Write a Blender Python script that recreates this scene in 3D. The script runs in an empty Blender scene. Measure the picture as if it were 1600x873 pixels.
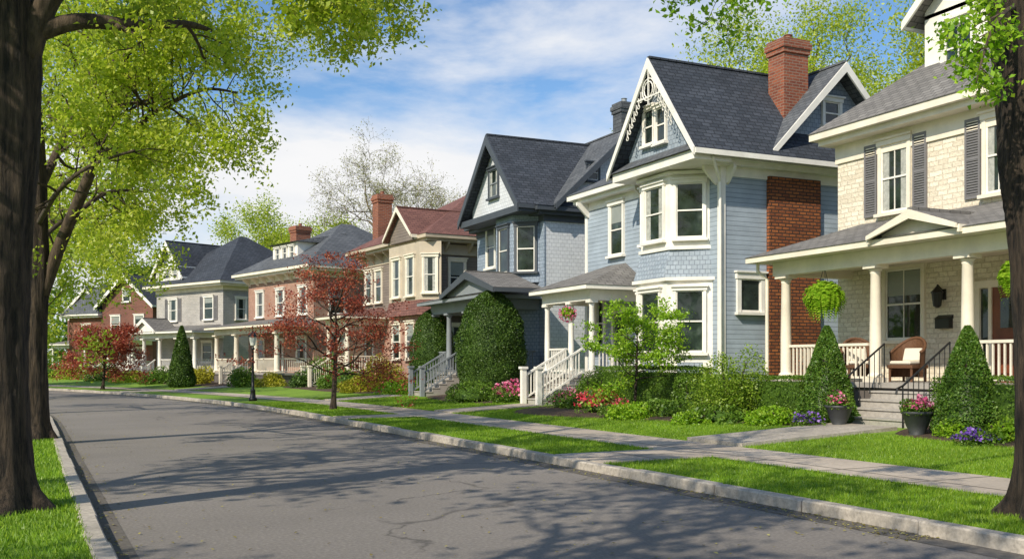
import bpy, bmesh, math, random
import numpy as np
from mathutils import Vector
random.seed(11); rng=np.random.default_rng(11)
SC=bpy.context.scene; COL=SC.collection
FP=1600.0; HC=1.65; TH=math.atan(756/FP); cT,sT=math.cos(TH),math.sin(TH)
R=math.radians
# ------------------------------------------------------------------ placing
def ray(px,py=568):
    r=(px-800)/FP; u=(568-py)/FP
    return Vector((cT*r+sT,-sT*r+cT,u))
def at(px,py,d):
    v=ray(px,py)*d; v.z+=HC; return v
def onX(px,X):
    v=ray(px); return v.y*X/v.x
def base(Y):
    q=max(0.0,Y-30); return -.0045*q*q, math.atan(.009*q)
def P(Y,L,z=0):
    c,a=base(Y); return Vector((c+L*math.cos(a),Y+L*math.sin(a),z))
def lawn_z(L):
    return float(np.interp(L,[-60,8,11.6,13,16,60],[.1,.12,.15,.22,.38,.4]))
def lat(x,y):
    Y=y
    for _ in range(12):
        c,a=base(Y); Y+= (y-(Y+(x-c)*math.cos(a)*math.sin(a)))*.8
    c,a=base(Y); return (x-c)/math.cos(a)*1.0 if a<.01 else (x-c)*math.cos(a)+(y-Y)*math.sin(a)
def gz(x,y): return lawn_z(lat(x,y))
# ------------------------------------------------------------------ objects
def tag(o,label=None,cat=None,group=None,kind=None):
    if label: o['label']=label
    if cat: o['category']=cat
    if group: o['group']=group
    if kind: o['kind']=kind
    return o
def empty(name,label,cat,loc=(0,0,0),rz=0,group=None):
    o=bpy.data.objects.new(name,None); COL.objects.link(o); o.location=loc; o.rotation_euler=(0,0,rz)
    o.empty_display_size=.2
    return tag(o,label,cat,group)
class MB:
    def __init__(s): s.v=[]; s.f=[]
    def add(s,vs,fs):
        o=len(s.v); s.v+=[tuple(v) for v in vs]; s.f+=[tuple(i+o for i in f) for f in fs]
    def box(s,x0,x1,y0,y1,z0,z1):
        s.add([(x0,y0,z0),(x1,y0,z0),(x1,y1,z0),(x0,y1,z0),(x0,y0,z1),(x1,y0,z1),(x1,y1,z1),(x0,y1,z1)],
              [(0,3,2,1),(4,5,6,7),(0,1,5,4),(1,2,6,5),(2,3,7,6),(3,0,4,7)])
    def obox(s,o,t,n,a0,a1,b0,b1,z0,z1):
        vs=[]
        for z in (z0,z1):
            for a,b in ((a0,b0),(a1,b0),(a1,b1),(a0,b1)):
                q=o+t*a+n*b; vs.append((q.x,q.y,o.z+z))
        s.add(vs,[(0,3,2,1),(4,5,6,7),(0,1,5,4),(1,2,6,5),(2,3,7,6),(3,0,4,7)])
    def beam(s,a,b,w,h):
        a=Vector(a);b=Vector(b);d=(b-a).normalized(); u=Vector((0,0,1)) if abs(d.z)<.95 else Vector((1,0,0))
        t=d.cross(u).normalized(); k=t.cross(d).normalized(); vs=[]
        for p in (a,b):
            for i,j in ((-1,-1),(1,-1),(1,1),(-1,1)): vs.append(p+t*(w/2*i)+k*(h/2*j))
        s.add(vs,[(0,3,2,1),(4,5,6,7),(0,1,5,4),(1,2,6,5),(2,3,7,6),(3,0,4,7)])
    def prism(s,poly,vec):
        n=len(poly); vec=Vector(vec); vs=[Vector(p) for p in poly]; vs+=[p+vec for p in vs]
        s.add(vs,[tuple(range(n)),tuple(range(2*n-1,n-1,-1))]+[(i,(i+1)%n,n+(i+1)%n,n+i) for i in range(n)])
    def frustum(s,A,B):
        n=len(A); s.add(list(A)+list(B),[tuple(range(n)),tuple(range(2*n-1,n-1,-1))]+[(i,(i+1)%n,n+(i+1)%n,n+i) for i in range(n)])
    def tube(s,pts,rad,n=8):
        pts=[Vector(p) for p in pts]; vs=[]; fs=[]; m=len(pts)
        u=None
        for i,p in enumerate(pts):
            d=(pts[min(i+1,m-1)]-pts[max(i-1,0)]).normalized()
            if u is None: u=d.orthogonal().normalized()
            u=(u-d*u.dot(d)).normalized(); w=d.cross(u)
            for k in range(n):
                a=2*math.pi*k/n; vs.append(p+(u*math.cos(a)+w*math.sin(a))*rad[i])
        for i in range(m-1):
            for k in range(n): fs.append((i*n+k,i*n+(k+1)%n,(i+1)*n+(k+1)%n,(i+1)*n+k))
        fs.append(tuple(range(n-1,-1,-1))); fs.append(tuple(range((m-1)*n,m*n)))
        s.add(vs,fs)
    def lathe(s,c,prof,n=16):
        vs=[];fs=[];m=len(prof)
        for r,z in prof:
            for k in range(n):
                a=2*math.pi*k/n; vs.append((c[0]+r*math.cos(a),c[1]+r*math.sin(a),c[2]+z))
        for i in range(m-1):
            for k in range(n): fs.append((i*n+k,i*n+(k+1)%n,(i+1)*n+(k+1)%n,(i+1)*n+k))
        fs.append(tuple(range(n-1,-1,-1))); fs.append(tuple(range((m-1)*n,m*n)))
        s.add(vs,fs)
    def build(s,name,mat,parent=None,smooth=False,off=None,bevel=0):
        me=bpy.data.meshes.new(name)
        v=s.v if off is None else [(a-off[0],b-off[1],c-off[2]) for a,b,c in s.v]
        me.from_pydata(v,[],s.f)
        bm=bmesh.new(); bm.from_mesh(me); bmesh.ops.recalc_face_normals(bm,faces=bm.faces)
        if bevel: bmesh.ops.bevel(bm,geom=bm.edges[:],offset=bevel,segments=1,affect='EDGES')
        uv=bm.loops.layers.uv.new('UVMap')
        for f in bm.faces:
            n=f.normal
            if abs(n.z)>.96 or n.length<.5: t=Vector((1,0,0)); b=Vector((0,1,0))
            else:
                t=Vector((-n.y,n.x,0)).normalized(); b=n.cross(t)
                if b.z<0: b=-b
            for l in f.loops: l[uv].uv=(l.vert.co.dot(t),l.vert.co.dot(b))
            f.smooth=smooth
        bm.to_mesh(me); bm.free()
        me.materials.append(mat)
        o=bpy.data.objects.new(name,me); COL.objects.link(o)
        if parent: o.parent=parent
        return o
def fastmesh(name,V,k,mat,parent=None):
    N=len(V)//k; me=bpy.data.meshes.new(name)
    me.vertices.add(len(V)); me.vertices.foreach_set('co',V.astype(np.float32).ravel())
    me.loops.add(N*k); me.loops.foreach_set('vertex_index',np.arange(N*k,dtype=np.int32))
    me.polygons.add(N); me.polygons.foreach_set('loop_start',np.arange(0,N*k,k,dtype=np.int32))
    me.polygons.foreach_set('loop_total',np.full(N,k,dtype=np.int32))
    me.update(calc_edges=True); me.materials.append(mat)
    o=bpy.data.objects.new(name,me); COL.objects.link(o)
    if parent: o.parent=parent
    return o
def unit(a): return a/np.maximum(np.linalg.norm(a,axis=1,keepdims=True),1e-6)
def leafmesh(name,pts,size,mat,parent=None,up=.4,asp=.6,var=.35):
    pts=np.asarray(pts,dtype=float); N=len(pts)
    n=unit(rng.normal(size=(N,3))+np.array([0,0,up])); a=unit(rng.normal(size=(N,3)))
    b=unit(np.cross(n,a)); a=np.cross(b,n); s=(size*(1+var*rng.uniform(-1,1,N)))[:,None]
    V=np.stack([pts-a*s*.5,pts+b*s*asp*.5+n*s*.12,pts+a*s*.5,pts-b*s*asp*.5+n*s*.12],axis=1).reshape(-1,3)
    return fastmesh(name,V,4,mat,parent)
# ------------------------------------------------------------------ materials
def newmat(name):
    m=bpy.data.materials.new(name); m.use_nodes=True; nt=m.node_tree
    return m,nt,nt.nodes['Principled BSDF']
def N(nt,t,**k):
    n=nt.nodes.new(t)
    for a,b in k.items(): setattr(n,a,b)
    return n
def ramp(nt,src,stops):
    r=N(nt,'ShaderNodeValToRGB'); e=r.color_ramp.elements
    while len(e)<len(stops): e.new(.5)
    for i,(p,c) in enumerate(stops): e[i].position=p; e[i].color=(*c,1) if len(c)==3 else c
    nt.links.new(src,r.inputs[0]); return r.outputs[0]
def noise(nt,vec,scale,detail=4,rough=.55):
    n=N(nt,'ShaderNodeTexNoise'); n.inputs['Scale'].default_value=scale; n.inputs['Detail'].default_value=detail; n.inputs['Roughness'].default_value=rough
    if vec is not None: nt.links.new(vec,n.inputs['Vector'])
    return n.outputs[0]
def mul(nt,c,f,amt=1.0):
    m=N(nt,'ShaderNodeMix',data_type='RGBA',blend_type='MULTIPLY'); m.inputs[0].default_value=amt
    nt.links.new(c,m.inputs[6]); nt.links.new(f,m.inputs[7]); return m.outputs[2]
def bump(nt,b,h,st,dist=.02):
    k=N(nt,'ShaderNodeBump'); k.inputs['Strength'].default_value=st; k.inputs['Distance'].default_value=dist
    nt.links.new(h,k.inputs['Height']); nt.links.new(k.outputs[0],b.inputs['Normal'])
def g3(v): return (v,v,v)
def paint(name,c,rough=.55,var=.15,sc=1.5):
    m,nt,b=newmat(name); tc=N(nt,'ShaderNodeTexCoord')
    f=noise(nt,tc.outputs['Object'],sc,6,.65)
    lo=tuple(x*(1-var) for x in c); hi=tuple(min(1,x*(1+var*.6)) for x in c)
    nt.links.new(ramp(nt,f,[(.3,lo),(.7,hi)]),b.inputs['Base Color']); b.inputs['Roughness'].default_value=rough
    return m
def siding(name,c,p=.14):
    m,nt,b=newmat(name); tc=N(nt,'ShaderNodeTexCoord'); s=N(nt,'ShaderNodeSeparateXYZ'); nt.links.new(tc.outputs['UV'],s.inputs[0])
    d=N(nt,'ShaderNodeMath',operation='DIVIDE'); d.inputs[1].default_value=p; nt.links.new(s.outputs[1],d.inputs[0])
    fr=N(nt,'ShaderNodeMath',operation='FRACT'); nt.links.new(d.outputs[0],fr.inputs[0])
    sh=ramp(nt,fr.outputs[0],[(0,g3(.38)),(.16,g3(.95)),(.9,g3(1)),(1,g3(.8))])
    f=noise(nt,tc.outputs['Object'],1.2,6,.7)
    col=ramp(nt,f,[(.3,tuple(x*.83 for x in c)),(.7,tuple(x*1.12 for x in c))])
    mp=N(nt,'ShaderNodeMapping'); mp.inputs['Scale'].default_value=(.6,7.2,1); nt.links.new(tc.outputs['UV'],mp.inputs[0]); st=noise(nt,mp.outputs[0],1,2,.5)
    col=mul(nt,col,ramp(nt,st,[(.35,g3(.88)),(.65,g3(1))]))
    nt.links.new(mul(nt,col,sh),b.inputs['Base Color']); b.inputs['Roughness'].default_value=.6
    iv=N(nt,'ShaderNodeMath',operation='SUBTRACT'); iv.inputs[0].default_value=1; nt.links.new(fr.outputs[0],iv.inputs[1])
    bump(nt,b,iv.outputs[0],.6,.02); return m
def bricks(name,c1,c2,mo,w,h,ms=.012,rough=.85,bs=.5,var=.3,vs=.6,off=.5,fine=.8,warp=0):
    m,nt,b=newmat(name); tc=N(nt,'ShaderNodeTexCoord'); k=N(nt,'ShaderNodeTexBrick',offset=off); src=tc.outputs['UV']
    if warp:
        wn=N(nt,'ShaderNodeTexNoise'); wn.inputs['Scale'].default_value=2.2; wn.inputs['Detail'].default_value=3; nt.links.new(src,wn.inputs[0])
        wa=N(nt,'ShaderNodeVectorMath',operation='MULTIPLY_ADD'); wa.inputs[1].default_value=(warp,warp*.35,0); nt.links.new(wn.outputs[1],wa.inputs[0]); nt.links.new(src,wa.inputs[2]); src=wa.outputs[0]
        k.offset_frequency=2; k.squash=1.45; k.squash_frequency=3
    nt.links.new(src,k.inputs['Vector'])
    for a,v in (('Color1',(*c1,1)),('Color2',(*c2,1)),('Mortar',(*mo,1)),('Scale',1),('Mortar Size',ms),('Brick Width',w),('Row Height',h),('Bias',0),('Mortar Smooth',.2)): k.inputs[a].default_value=v
    f=noise(nt,tc.outputs['Object'],vs,7,.7); sh=ramp(nt,f,[(.3,g3(1-var)),(.7,g3(1))])
    f2=noise(nt,tc.outputs['UV'],14,3,.6); sh2=ramp(nt,f2,[(.3,g3(fine)),(.7,g3(1))])
    nt.links.new(mul(nt,mul(nt,k.outputs[0],sh),sh2),b.inputs['Base Color']); b.inputs['Roughness'].default_value=rough
    iv=N(nt,'ShaderNodeMath',operation='SUBTRACT'); iv.inputs[0].default_value=1; nt.links.new(k.outputs[1],iv.inputs[1])
    ad=N(nt,'ShaderNodeMath',operation='ADD'); nt.links.new(iv.outputs[0],ad.inputs[0]); nt.links.new(f2,ad.inputs[1])
    bump(nt,b,ad.outputs[0],bs,.02); return m
def speck(name,stops,sc,rough=.9,bs=.4,big=.25,bigs=.25,coord='Object',bd=.01,crack=0):
    m,nt,b=newmat(name); tc=N(nt,'ShaderNodeTexCoord')
    f=noise(nt,tc.outputs[coord],sc,8,.7); g=noise(nt,tc.outputs[coord],bigs,5,.6)
    col=mul(nt,ramp(nt,f,stops),ramp(nt,g,[(.3,g3(1-big)),(.7,g3(1))]))
    if crack:
        wv=N(nt,'ShaderNodeTexNoise'); wv.inputs['Scale'].default_value=1.3; wv.inputs['Detail'].default_value=5; nt.links.new(tc.outputs[coord],wv.inputs[0])
        ad=N(nt,'ShaderNodeVectorMath',operation='MULTIPLY_ADD'); ad.inputs[1].default_value=(1.2,1.2,0); nt.links.new(wv.outputs[1],ad.inputs[0]); nt.links.new(tc.outputs[coord],ad.inputs[2])
        vo=N(nt,'ShaderNodeTexVoronoi',feature='DISTANCE_TO_EDGE'); vo.inputs['Scale'].default_value=crack; nt.links.new(ad.outputs[0],vo.inputs[0])
        g2=noise(nt,tc.outputs[coord],.35,3,.5)
        cr=ramp(nt,vo.outputs[0],[(0,g3(.45)),(.008,g3(1))]); on=ramp(nt,g2,[(.5,g3(0)),(.56,g3(1))])
        mm=N(nt,'ShaderNodeMix',data_type='RGBA',blend_type='MULTIPLY'); nt.links.new(on,mm.inputs[0]); nt.links.new(col,mm.inputs[6]); nt.links.new(cr,mm.inputs[7]); col=mm.outputs[2]
    nt.links.new(col,b.inputs['Base Color']); b.inputs['Roughness'].default_value=rough
    bump(nt,b,f,bs,bd); return m
def leafmat(name,c1,c2,c3,tr=.35,big=.3,bs=.9):
    m=bpy.data.materials.new(name); m.use_nodes=True; nt=m.node_tree; nt.nodes.clear()
    g=N(nt,'ShaderNodeNewGeometry'); tc=N(nt,'ShaderNodeTexCoord')
    col=ramp(nt,g.outputs['Random Per Island'],[(0,c1),(.5,c2),(1,c3)])
    f=noise(nt,tc.outputs['Object'],bs,3,.6); col=mul(nt,col,ramp(nt,f,[(.35,g3(1-big)),(.65,g3(1))]))
    d=N(nt,'ShaderNodeBsdfDiffuse'); t=N(nt,'ShaderNodeBsdfTranslucent'); x=N(nt,'ShaderNodeMixShader'); x.inputs[0].default_value=tr
    gl=N(nt,'ShaderNodeBsdfGlossy'); gl.inputs['Roughness'].default_value=.45; gl.inputs['Color'].default_value=(.5,.5,.5,1); x2=N(nt,'ShaderNodeMixShader'); x2.inputs[0].default_value=.05
    nt.links.new(col,d.inputs[0]); nt.links.new(col,t.inputs[0]); nt.links.new(d.outputs[0],x.inputs[1]); nt.links.new(t.outputs[0],x.inputs[2])
    nt.links.new(x.outputs[0],x2.inputs[1]); nt.links.new(gl.outputs[0],x2.inputs[2])
    o=N(nt,'ShaderNodeOutputMaterial'); nt.links.new(x2.outputs[0],o.inputs[0]); return m
M={}
M['white']=paint('white_paint',(.84,.8,.73)); M['cream']=paint('cream_paint',(.82,.74,.61)); M['tan']=paint('tan_paint',(.5,.42,.32))
M['navy']=paint('slate_paint',(.06,.07,.085)); M['grey']=paint('grey_paint',(.24,.26,.28)); M['char']=paint('charcoal_shutter',(.19,.18,.185)); M['black']=paint('black_iron',(.012,.012,.013),.4)
M['floor']=paint('porch_boards',(.36,.33,.3)); M['stepst']=speck('step_stone',[(.3,(.36,.33,.3)),(.7,(.55,.51,.46))],12)
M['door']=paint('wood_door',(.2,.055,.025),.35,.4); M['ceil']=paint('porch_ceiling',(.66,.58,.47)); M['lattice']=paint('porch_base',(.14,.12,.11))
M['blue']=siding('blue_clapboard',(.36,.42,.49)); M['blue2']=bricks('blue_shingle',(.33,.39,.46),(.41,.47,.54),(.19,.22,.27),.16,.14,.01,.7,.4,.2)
M['pale']=bricks('pale_shingle',(.68,.7,.74),(.76,.78,.82),(.46,.48,.52),.2,.15,.008,.7,.4,.15,fine=.9); M['slateblue']=bricks('slate_blue_shingle',(.3,.37,.46),(.37,.44,.54),(.17,.21,.27),.16,.14,.01,.7,.4,.15)
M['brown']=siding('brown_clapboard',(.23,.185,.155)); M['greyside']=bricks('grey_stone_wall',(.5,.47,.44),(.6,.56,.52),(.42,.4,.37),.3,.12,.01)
M['brick']=bricks('red_brick',(.42,.12,.055),(.25,.065,.035),(.34,.22,.16),.26,.09,.014); M['brick2']=bricks('rose_brick',(.42,.2,.145),(.53,.29,.21),(.5,.37,.29),.24,.08)
M['brickd']=bricks('dark_red_brick',(.27,.085,.055),(.19,.055,.04),(.25,.17,.13),.26,.09,.014)
M['orange']=bricks('orange_brick',(.56,.18,.05),(.3,.085,.03),(.09,.045,.03),.27,.1,.02,fine=.6,var=.4)
M['stone']=bricks('cream_stone',(.98,.89,.73),(.8,.7,.55),(.76,.66,.52),.27,.12,.012,.9,1.0,.1,.8,fine=.78,warp=.12)
M['rnavy']=bricks('navy_roof',(.04,.05,.068),(.078,.09,.115),(.02,.025,.034),.3,.16,.016,.9,.6,.4); M['rgrey']=bricks('grey_roof',(.19,.178,.168),(.29,.272,.255),(.1,.095,.09),.3,.16,.014,.9,.5,.3)
M['rslate']=bricks('slate_roof',(.1,.11,.125),(.17,.18,.195),(.055,.06,.07),.3,.16,.014,.9,.5,.35)
M['rbrown']=bricks('brown_roof',(.2,.085,.07),(.28,.125,.1),(.1,.045,.038),.3,.16,.014,.9,.5,.3)
m,nt,b=newmat('window_glass'); tc=N(nt,'ShaderNodeTexCoord'); f=noise(nt,tc.outputs['Object'],1.6,4,.6)
nt.links.new(ramp(nt,f,[(.35,(.008,.012,.011)),(.6,(.025,.038,.032)),(.75,(.07,.1,.075))]),b.inputs['Base Color']); b.inputs['Roughness'].default_value=.04; b.inputs['IOR'].default_value=1.6; M['glass']=m
f2=noise(nt,tc.outputs['Object'],2.5,1,.4); bump(nt,b,f2,.06,.03)
M['blind']=paint('window_blind',(.27,.29,.27),.35); M['curtain']=paint('net_curtain',(.42,.42,.38),.5,.35,9)
m,nt,b=newmat('lamp_glass'); b.inputs['Base Color'].default_value=(.75,.75,.7,1); b.inputs['Roughness'].default_value=.15; M['lampglass']=m
M['asphalt']=speck('asphalt',[(.3,(.165,.146,.13)),(.5,(.22,.196,.176)),(.72,(.33,.296,.266))],26,.92,.5,.28,.22,crack=.22)
M['grassg']=speck('lawn_ground',[(.3,(.12,.22,.012)),(.7,(.23,.38,.022))],9,.95,.6,.25,.5,bd=.03)
M['mulch']=speck('mulch',[(.3,(.03,.018,.011)),(.7,(.13,.08,.05))],14,.95,.9,.3,.6,bd=.04)
M['granite']=speck('granite',[(.3,(.3,.265,.225)),(.5,(.48,.425,.36)),(.75,(.66,.59,.5))],18,.85,.4,.4,1.2)
M['walk']=bricks('pavement_flags',(.5,.42,.34),(.6,.51,.42),(.18,.15,.12),1.5,1.6,.03,.9,.3,.3,.5,off=0.0)
def barkmat(name,c1,c2,sx=10,bd=.06):
    m,nt,b=newmat(name); tc=N(nt,'ShaderNodeTexCoord'); mp=N(nt,'ShaderNodeMapping'); mp.inputs['Scale'].default_value=(sx,sx,1.6)
    nt.links.new(tc.outputs['Object'],mp.inputs[0]); f=noise(nt,mp.outputs[0],1.4,8,.7)
    nt.links.new(ramp(nt,f,[(.38,c1),(.66,c2)]),b.inputs['Base Color']); b.inputs['Roughness'].default_value=.95; bump(nt,b,f,1.0,bd); return m
M['bark']=barkmat('tree_bark',(.01,.007,.005),(.105,.072,.048),13,.1); M['bark2']=barkmat('limb_bark',(.035,.024,.015),(.13,.09,.06),8); M['bark3']=barkmat('pale_twig_bark',(.1,.08,.05),(.22,.17,.11),5)
M['lspring']=leafmat('spring_leaves',(.32,.46,.02),(.5,.62,.035),(.68,.72,.1),.55,.12)
M['lairy']=leafmat('airy_leaves',(.18,.33,.02),(.28,.44,.03),(.42,.54,.07),.45,.2)
M['lmid']=leafmat('green_leaves',(.085,.19,.015),(.15,.28,.025),(.24,.38,.045),.35)
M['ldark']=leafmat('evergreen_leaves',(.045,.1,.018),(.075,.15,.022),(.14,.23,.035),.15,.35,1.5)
M['lcone']=leafmat('spruce_needles',(.06,.15,.016),(.1,.21,.022),(.19,.3,.04),.15,.35,3)
M['lyel']=leafmat('yellow_leaves',(.36,.38,.02),(.5,.48,.03),(.64,.56,.07),.3)
M['lred']=leafmat('red_leaves',(.27,.04,.03),(.46,.09,.05),(.64,.24,.12),.4,.35)
M['lpale']=leafmat('pale_leaves',(.3,.31,.09),(.4,.4,.14),(.5,.48,.2),.4,.2)
M['lfresh']=leafmat('fresh_leaves',(.19,.4,.012),(.3,.52,.02),(.44,.62,.05),.45,.15)
M['pink']=leafmat('pink_petals',(.65,.05,.2),(.75,.14,.3),(.8,.4,.5),.2,.1); M['redf']=leafmat('red_petals',(.55,.03,.05),(.7,.06,.1),(.75,.25,.25),.2,.1)
M['violet']=leafmat('violet_petals',(.12,.05,.35),(.2,.09,.5),(.4,.2,.65),.2,.1)
M['blade']=leafmat('grass_blades',(.13,.26,.012),(.22,.4,.018),(.36,.5,.04),.35,.2,.5)
M['litter']=leafmat('fallen_bits',(.2,.15,.05),(.35,.3,.08),(.45,.42,.15),.2,.1)
M['wicker']=speck('wicker',[(.3,(.07,.028,.012)),(.7,(.2,.09,.04))],30,.7); M['cushion']=paint('cushion_cloth',(.72,.66,.56)); M['pot']=paint('dark_pot',(.045,.048,.05),.5)
# ------------------------------------------------------------------ world / sun / camera
w=bpy.data.worlds.new('World'); SC.world=w; w.use_nodes=True; nt=w.node_tree; nt.nodes.clear()
Tv=Vector((.8,.42,-.72)); sd=-Tv.normalized()
sky=N(nt,'ShaderNodeTexSky',sky_type='NISHITA'); sky.sun_disc=False; sky.sun_elevation=math.asin(sd.z); sky.sun_rotation=math.atan2(sd.x,sd.y); sky.air_density=1.0; sky.dust_density=.8; sky.ozone_density=1.5
tc=N(nt,'ShaderNodeTexCoord'); sp=N(nt,'ShaderNodeSeparateXYZ'); nt.links.new(tc.outputs['Generated'],sp.inputs[0])
mp=N(nt,'ShaderNodeMapping'); mp.inputs['Scale'].default_value=(1.9,1.9,6.5); mp.inputs['Location'].default_value=(.35,.2,.1); nt.links.new(tc.outputs['Generated'],mp.inputs[0])
nz=N(nt,'ShaderNodeTexNoise'); nz.inputs['Scale'].default_value=1.6; nz.inputs['Detail'].default_value=10; nz.inputs['Roughness'].default_value=.58; nz.inputs['Distortion'].default_value=.25; nt.links.new(mp.outputs[0],nz.inputs[0])
bias=ramp(nt,sp.outputs[2],[(0,g3(.15)),(.08,g3(.29)),(.19,g3(.27)),(.245,g3(.13)),(.28,g3(.06)),(.45,g3(.02))])
dt=N(nt,'ShaderNodeVectorMath',operation='DOT_PRODUCT'); dt.inputs[1].default_value=(.26,.966,0); nt.links.new(tc.outputs['Generated'],dt.inputs[0])
bl=ramp(nt,dt.outputs['Value'],[(.8,g3(0)),(.97,g3(.06))])
ad=N(nt,'ShaderNodeMath',operation='ADD'); nt.links.new(nz.outputs[0],ad.inputs[0]); nt.links.new(bias,ad.inputs[1])
ad2=N(nt,'ShaderNodeMath',operation='ADD'); nt.links.new(ad.outputs[0],ad2.inputs[0]); nt.links.new(bl,ad2.inputs[1])
mask=ramp(nt,ad2.outputs[0],[(.56,g3(0)),(.69,g3(.5)),(.84,g3(1))])
tint=N(nt,'ShaderNodeMix',data_type='RGBA',blend_type='MULTIPLY'); tint.inputs[0].default_value=1; tint.inputs[7].default_value=(.74,.95,1.12,1); nt.links.new(sky.outputs[0],tint.inputs[6])
cl=ramp(nt,nz.outputs[0],[(.35,(.86,.89,.94)),(.6,(1,1,1))]); cm=N(nt,'ShaderNodeMix',data_type='RGBA',blend_type='MULTIPLY'); cm.inputs[0].default_value=1; cm.inputs[6].default_value=(6.75,6.75,6.8,1); nt.links.new(cl,cm.inputs[7])
mx=N(nt,'ShaderNodeMix',data_type='RGBA'); nt.links.new(mask,mx.inputs[0]); nt.links.new(tint.outputs[2],mx.inputs[6]); nt.links.new(cm.outputs[2],mx.inputs[7])
bg=N(nt,'ShaderNodeBackground'); bg.inputs[1].default_value=.14; nt.links.new(mx.outputs[2],bg.inputs[0]); wo=N(nt,'ShaderNodeOutputWorld'); nt.links.new(bg.outputs[0],wo.inputs[0])
L=bpy.data.lights.new('sun','SUN'); L.energy=5.0; L.angle=R(.6); L.color=(1,.91,.74); so=bpy.data.objects.new('sun',L); COL.objects.link(so); so.rotation_euler=Tv.to_track_quat('-Z','Y').to_euler(); so.location=(0,0,30)
cd=bpy.data.cameras.new('camera'); cam=bpy.data.objects.new('camera',cd); COL.objects.link(cam); cam.location=(0,0,HC); cam.rotation_euler=(R(90),0,-TH); cd.lens=36; cd.sensor_width=36; cd.shift_y=.0822; cd.clip_end=3000; cd.clip_start=.1; SC.camera=cam
SC.view_settings.view_transform='Standard'; SC.view_settings.look='None'; SC.view_settings.exposure=0
# ------------------------------------------------------------------ ground
def strip(name,prof,Y0,Y1,mat,step=1.5,kind='structure'):
    n=int((Y1-Y0)/step)+1; k=len(prof); vs=[];fs=[];uvs=[]
    for i in range(n+1):
        Y=Y0+(Y1-Y0)*i/n
        for l,z in prof: vs.append(tuple(P(Y,l,z))); uvs.append((l,Y))
    for i in range(n):
        for j in range(k-1): fs.append((i*k+j,i*k+j+1,(i+1)*k+j+1,(i+1)*k+j))
    me=bpy.data.meshes.new(name); me.from_pydata(vs,[],fs); uv=me.uv_layers.new(name='UVMap')
    for l in me.loops: uv.data[l.index].uv=uvs[l.vertex_index]
    me.materials.append(mat); o=bpy.data.objects.new(name,me); COL.objects.link(o); o['kind']=kind; return o
g=MB(); g.add([(-900,-300,-.06),(900,-300,-.06),(900,1500,-.06),(-900,1500,-.06)],[(0,1,2,3)]); g.build('ground',M['grassg'])['kind']='structure'
strip('road',[(.6,0),(7.8,0)],-14,135,M['asphalt'])
strip('verge_left',[(-60,.1),(-3,.1),(.48,.11)],-14,135,M['grassg']); strip('verge_right',[(7.95,.115),(9,.125),(10,.13)],-14,135,M['grassg'])
strip('pavement',[(10,.145),(11.6,.155)],-14,135,M['walk'])
strip('lawn',[(11.6,.15),(13,.22),(16,.38),(60,.4)],-14,135,M['grassg'])
def kerb(name,l0,l1):
    mb=MB(); Y=-12
    while Y<130:
        q=random.uniform(1.3,2.1); a=P(Y+.012,l0),P(Y+.012,l1),P(Y+q-.012,l1),P(Y+q-.012,l0); zt=.135+random.uniform(-.01,.01); j=random.uniform(-.012,.012)
        mb.prism([(p.x+j,p.y,-.1) for p in a],(0,0,zt+.1)); Y+=q
    mb.build(name,M['granite'],bevel=.018)['kind']='structure'
kerb('kerb_left',.45,.63); kerb('kerb_right',7.78,7.97)
strip('gutter_dirt',[(7.45,.004),(7.8,.005)],-14,135,speck('gutter_grit',[(.3,(.08,.07,.06)),(.7,(.18,.16,.14))],12)); strip('gutter_dirt_left',[(.6,.005),(.85,.004)],-14,135,bpy.data.materials['gutter_grit'])
def slabq(name,Y0,Y1,l0,l1,lift,mat,n=6):
    mb=MB()
    for i in range(n):
        a=l0+(l1-l0)*i/n; b=l0+(l1-l0)*(i+1)/n-.015
        mb.prism([P(Y0,a,lawn_z(a)-.1),P(Y1,a,lawn_z(a)-.1),P(Y1,b,lawn_z(b)-.1),P(Y0,b,lawn_z(b)-.1)],(0,0,.1+lift))
    mb.build(name,mat)['kind']='structure'
slabq('path',14.9,16.6,11.62,15.4,.07,M['granite'],4); slabq('path',13.6,15.2,7.98,9.99,.02,M['walk'],2)
slabq('path',28.8,30.3,11.62,14.7,.04,M['walk'],4); slabq('path',27.5,29,7.98,9.99,.02,M['walk'],2)
slabq('path',39.2,40.6,11.62,14.5,.04,M['walk'],3); slabq('path',57,58.5,11.62,15,.04,M['walk'],3); slabq('path',56.5,58.5,7.98,9.99,.02,M['walk'],2)
def bed(pts,name='garden_bed'):
    c=sum((Vector((a,b,0)) for a,b in pts),Vector())/len(pts); ring=[]
    n=len(pts)
    for i in range(n):
        p0,p1,p2,p3=[Vector(pts[(i+k-1)%n]) for k in range(4)]
        for t in (0,.25,.5,.75):
            q=.5*((2*p1)+(p2-p0)*t+(2*p0-5*p1+4*p2-p3)*t*t+(3*p1-p0-3*p2+p3)*t**3); ring.append(q)
    mb=MB(); rings=[]
    for s,hgt in ((1,.004),(.97,.035),(.7,.05),(.35,.06)):
        rings.append([(c.x+(q.x-c.x)*s,c.y+(q.y-c.y)*s,gz(c.x+(q.x-c.x)*s,c.y+(q.y-c.y)*s)+hgt) for q in ring])
    m_=len(ring); v=[p for r_ in rings for p in r_]; fs=[(k*m_+i,k*m_+(i+1)%m_,(k+1)*m_+(i+1)%m_,(k+1)*m_+i) for k in range(3) for i in range(m_)]+[tuple(range(3*m_,4*m_))]
    mb.add(v,fs); mb.build(name,M['mulch'])['kind']='structure'
bed([(15,17.3),(14.2,19.5),(13.6,22),(12.9,24.5),(12.8,27),(14,28.3),(17,28.3),(17.5,24),(17.2,20.5),(17,17.2)])
bed([(14.6,9),(14.4,12),(14.9,14.5),(17,14.5),(17.2,9)])
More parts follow.
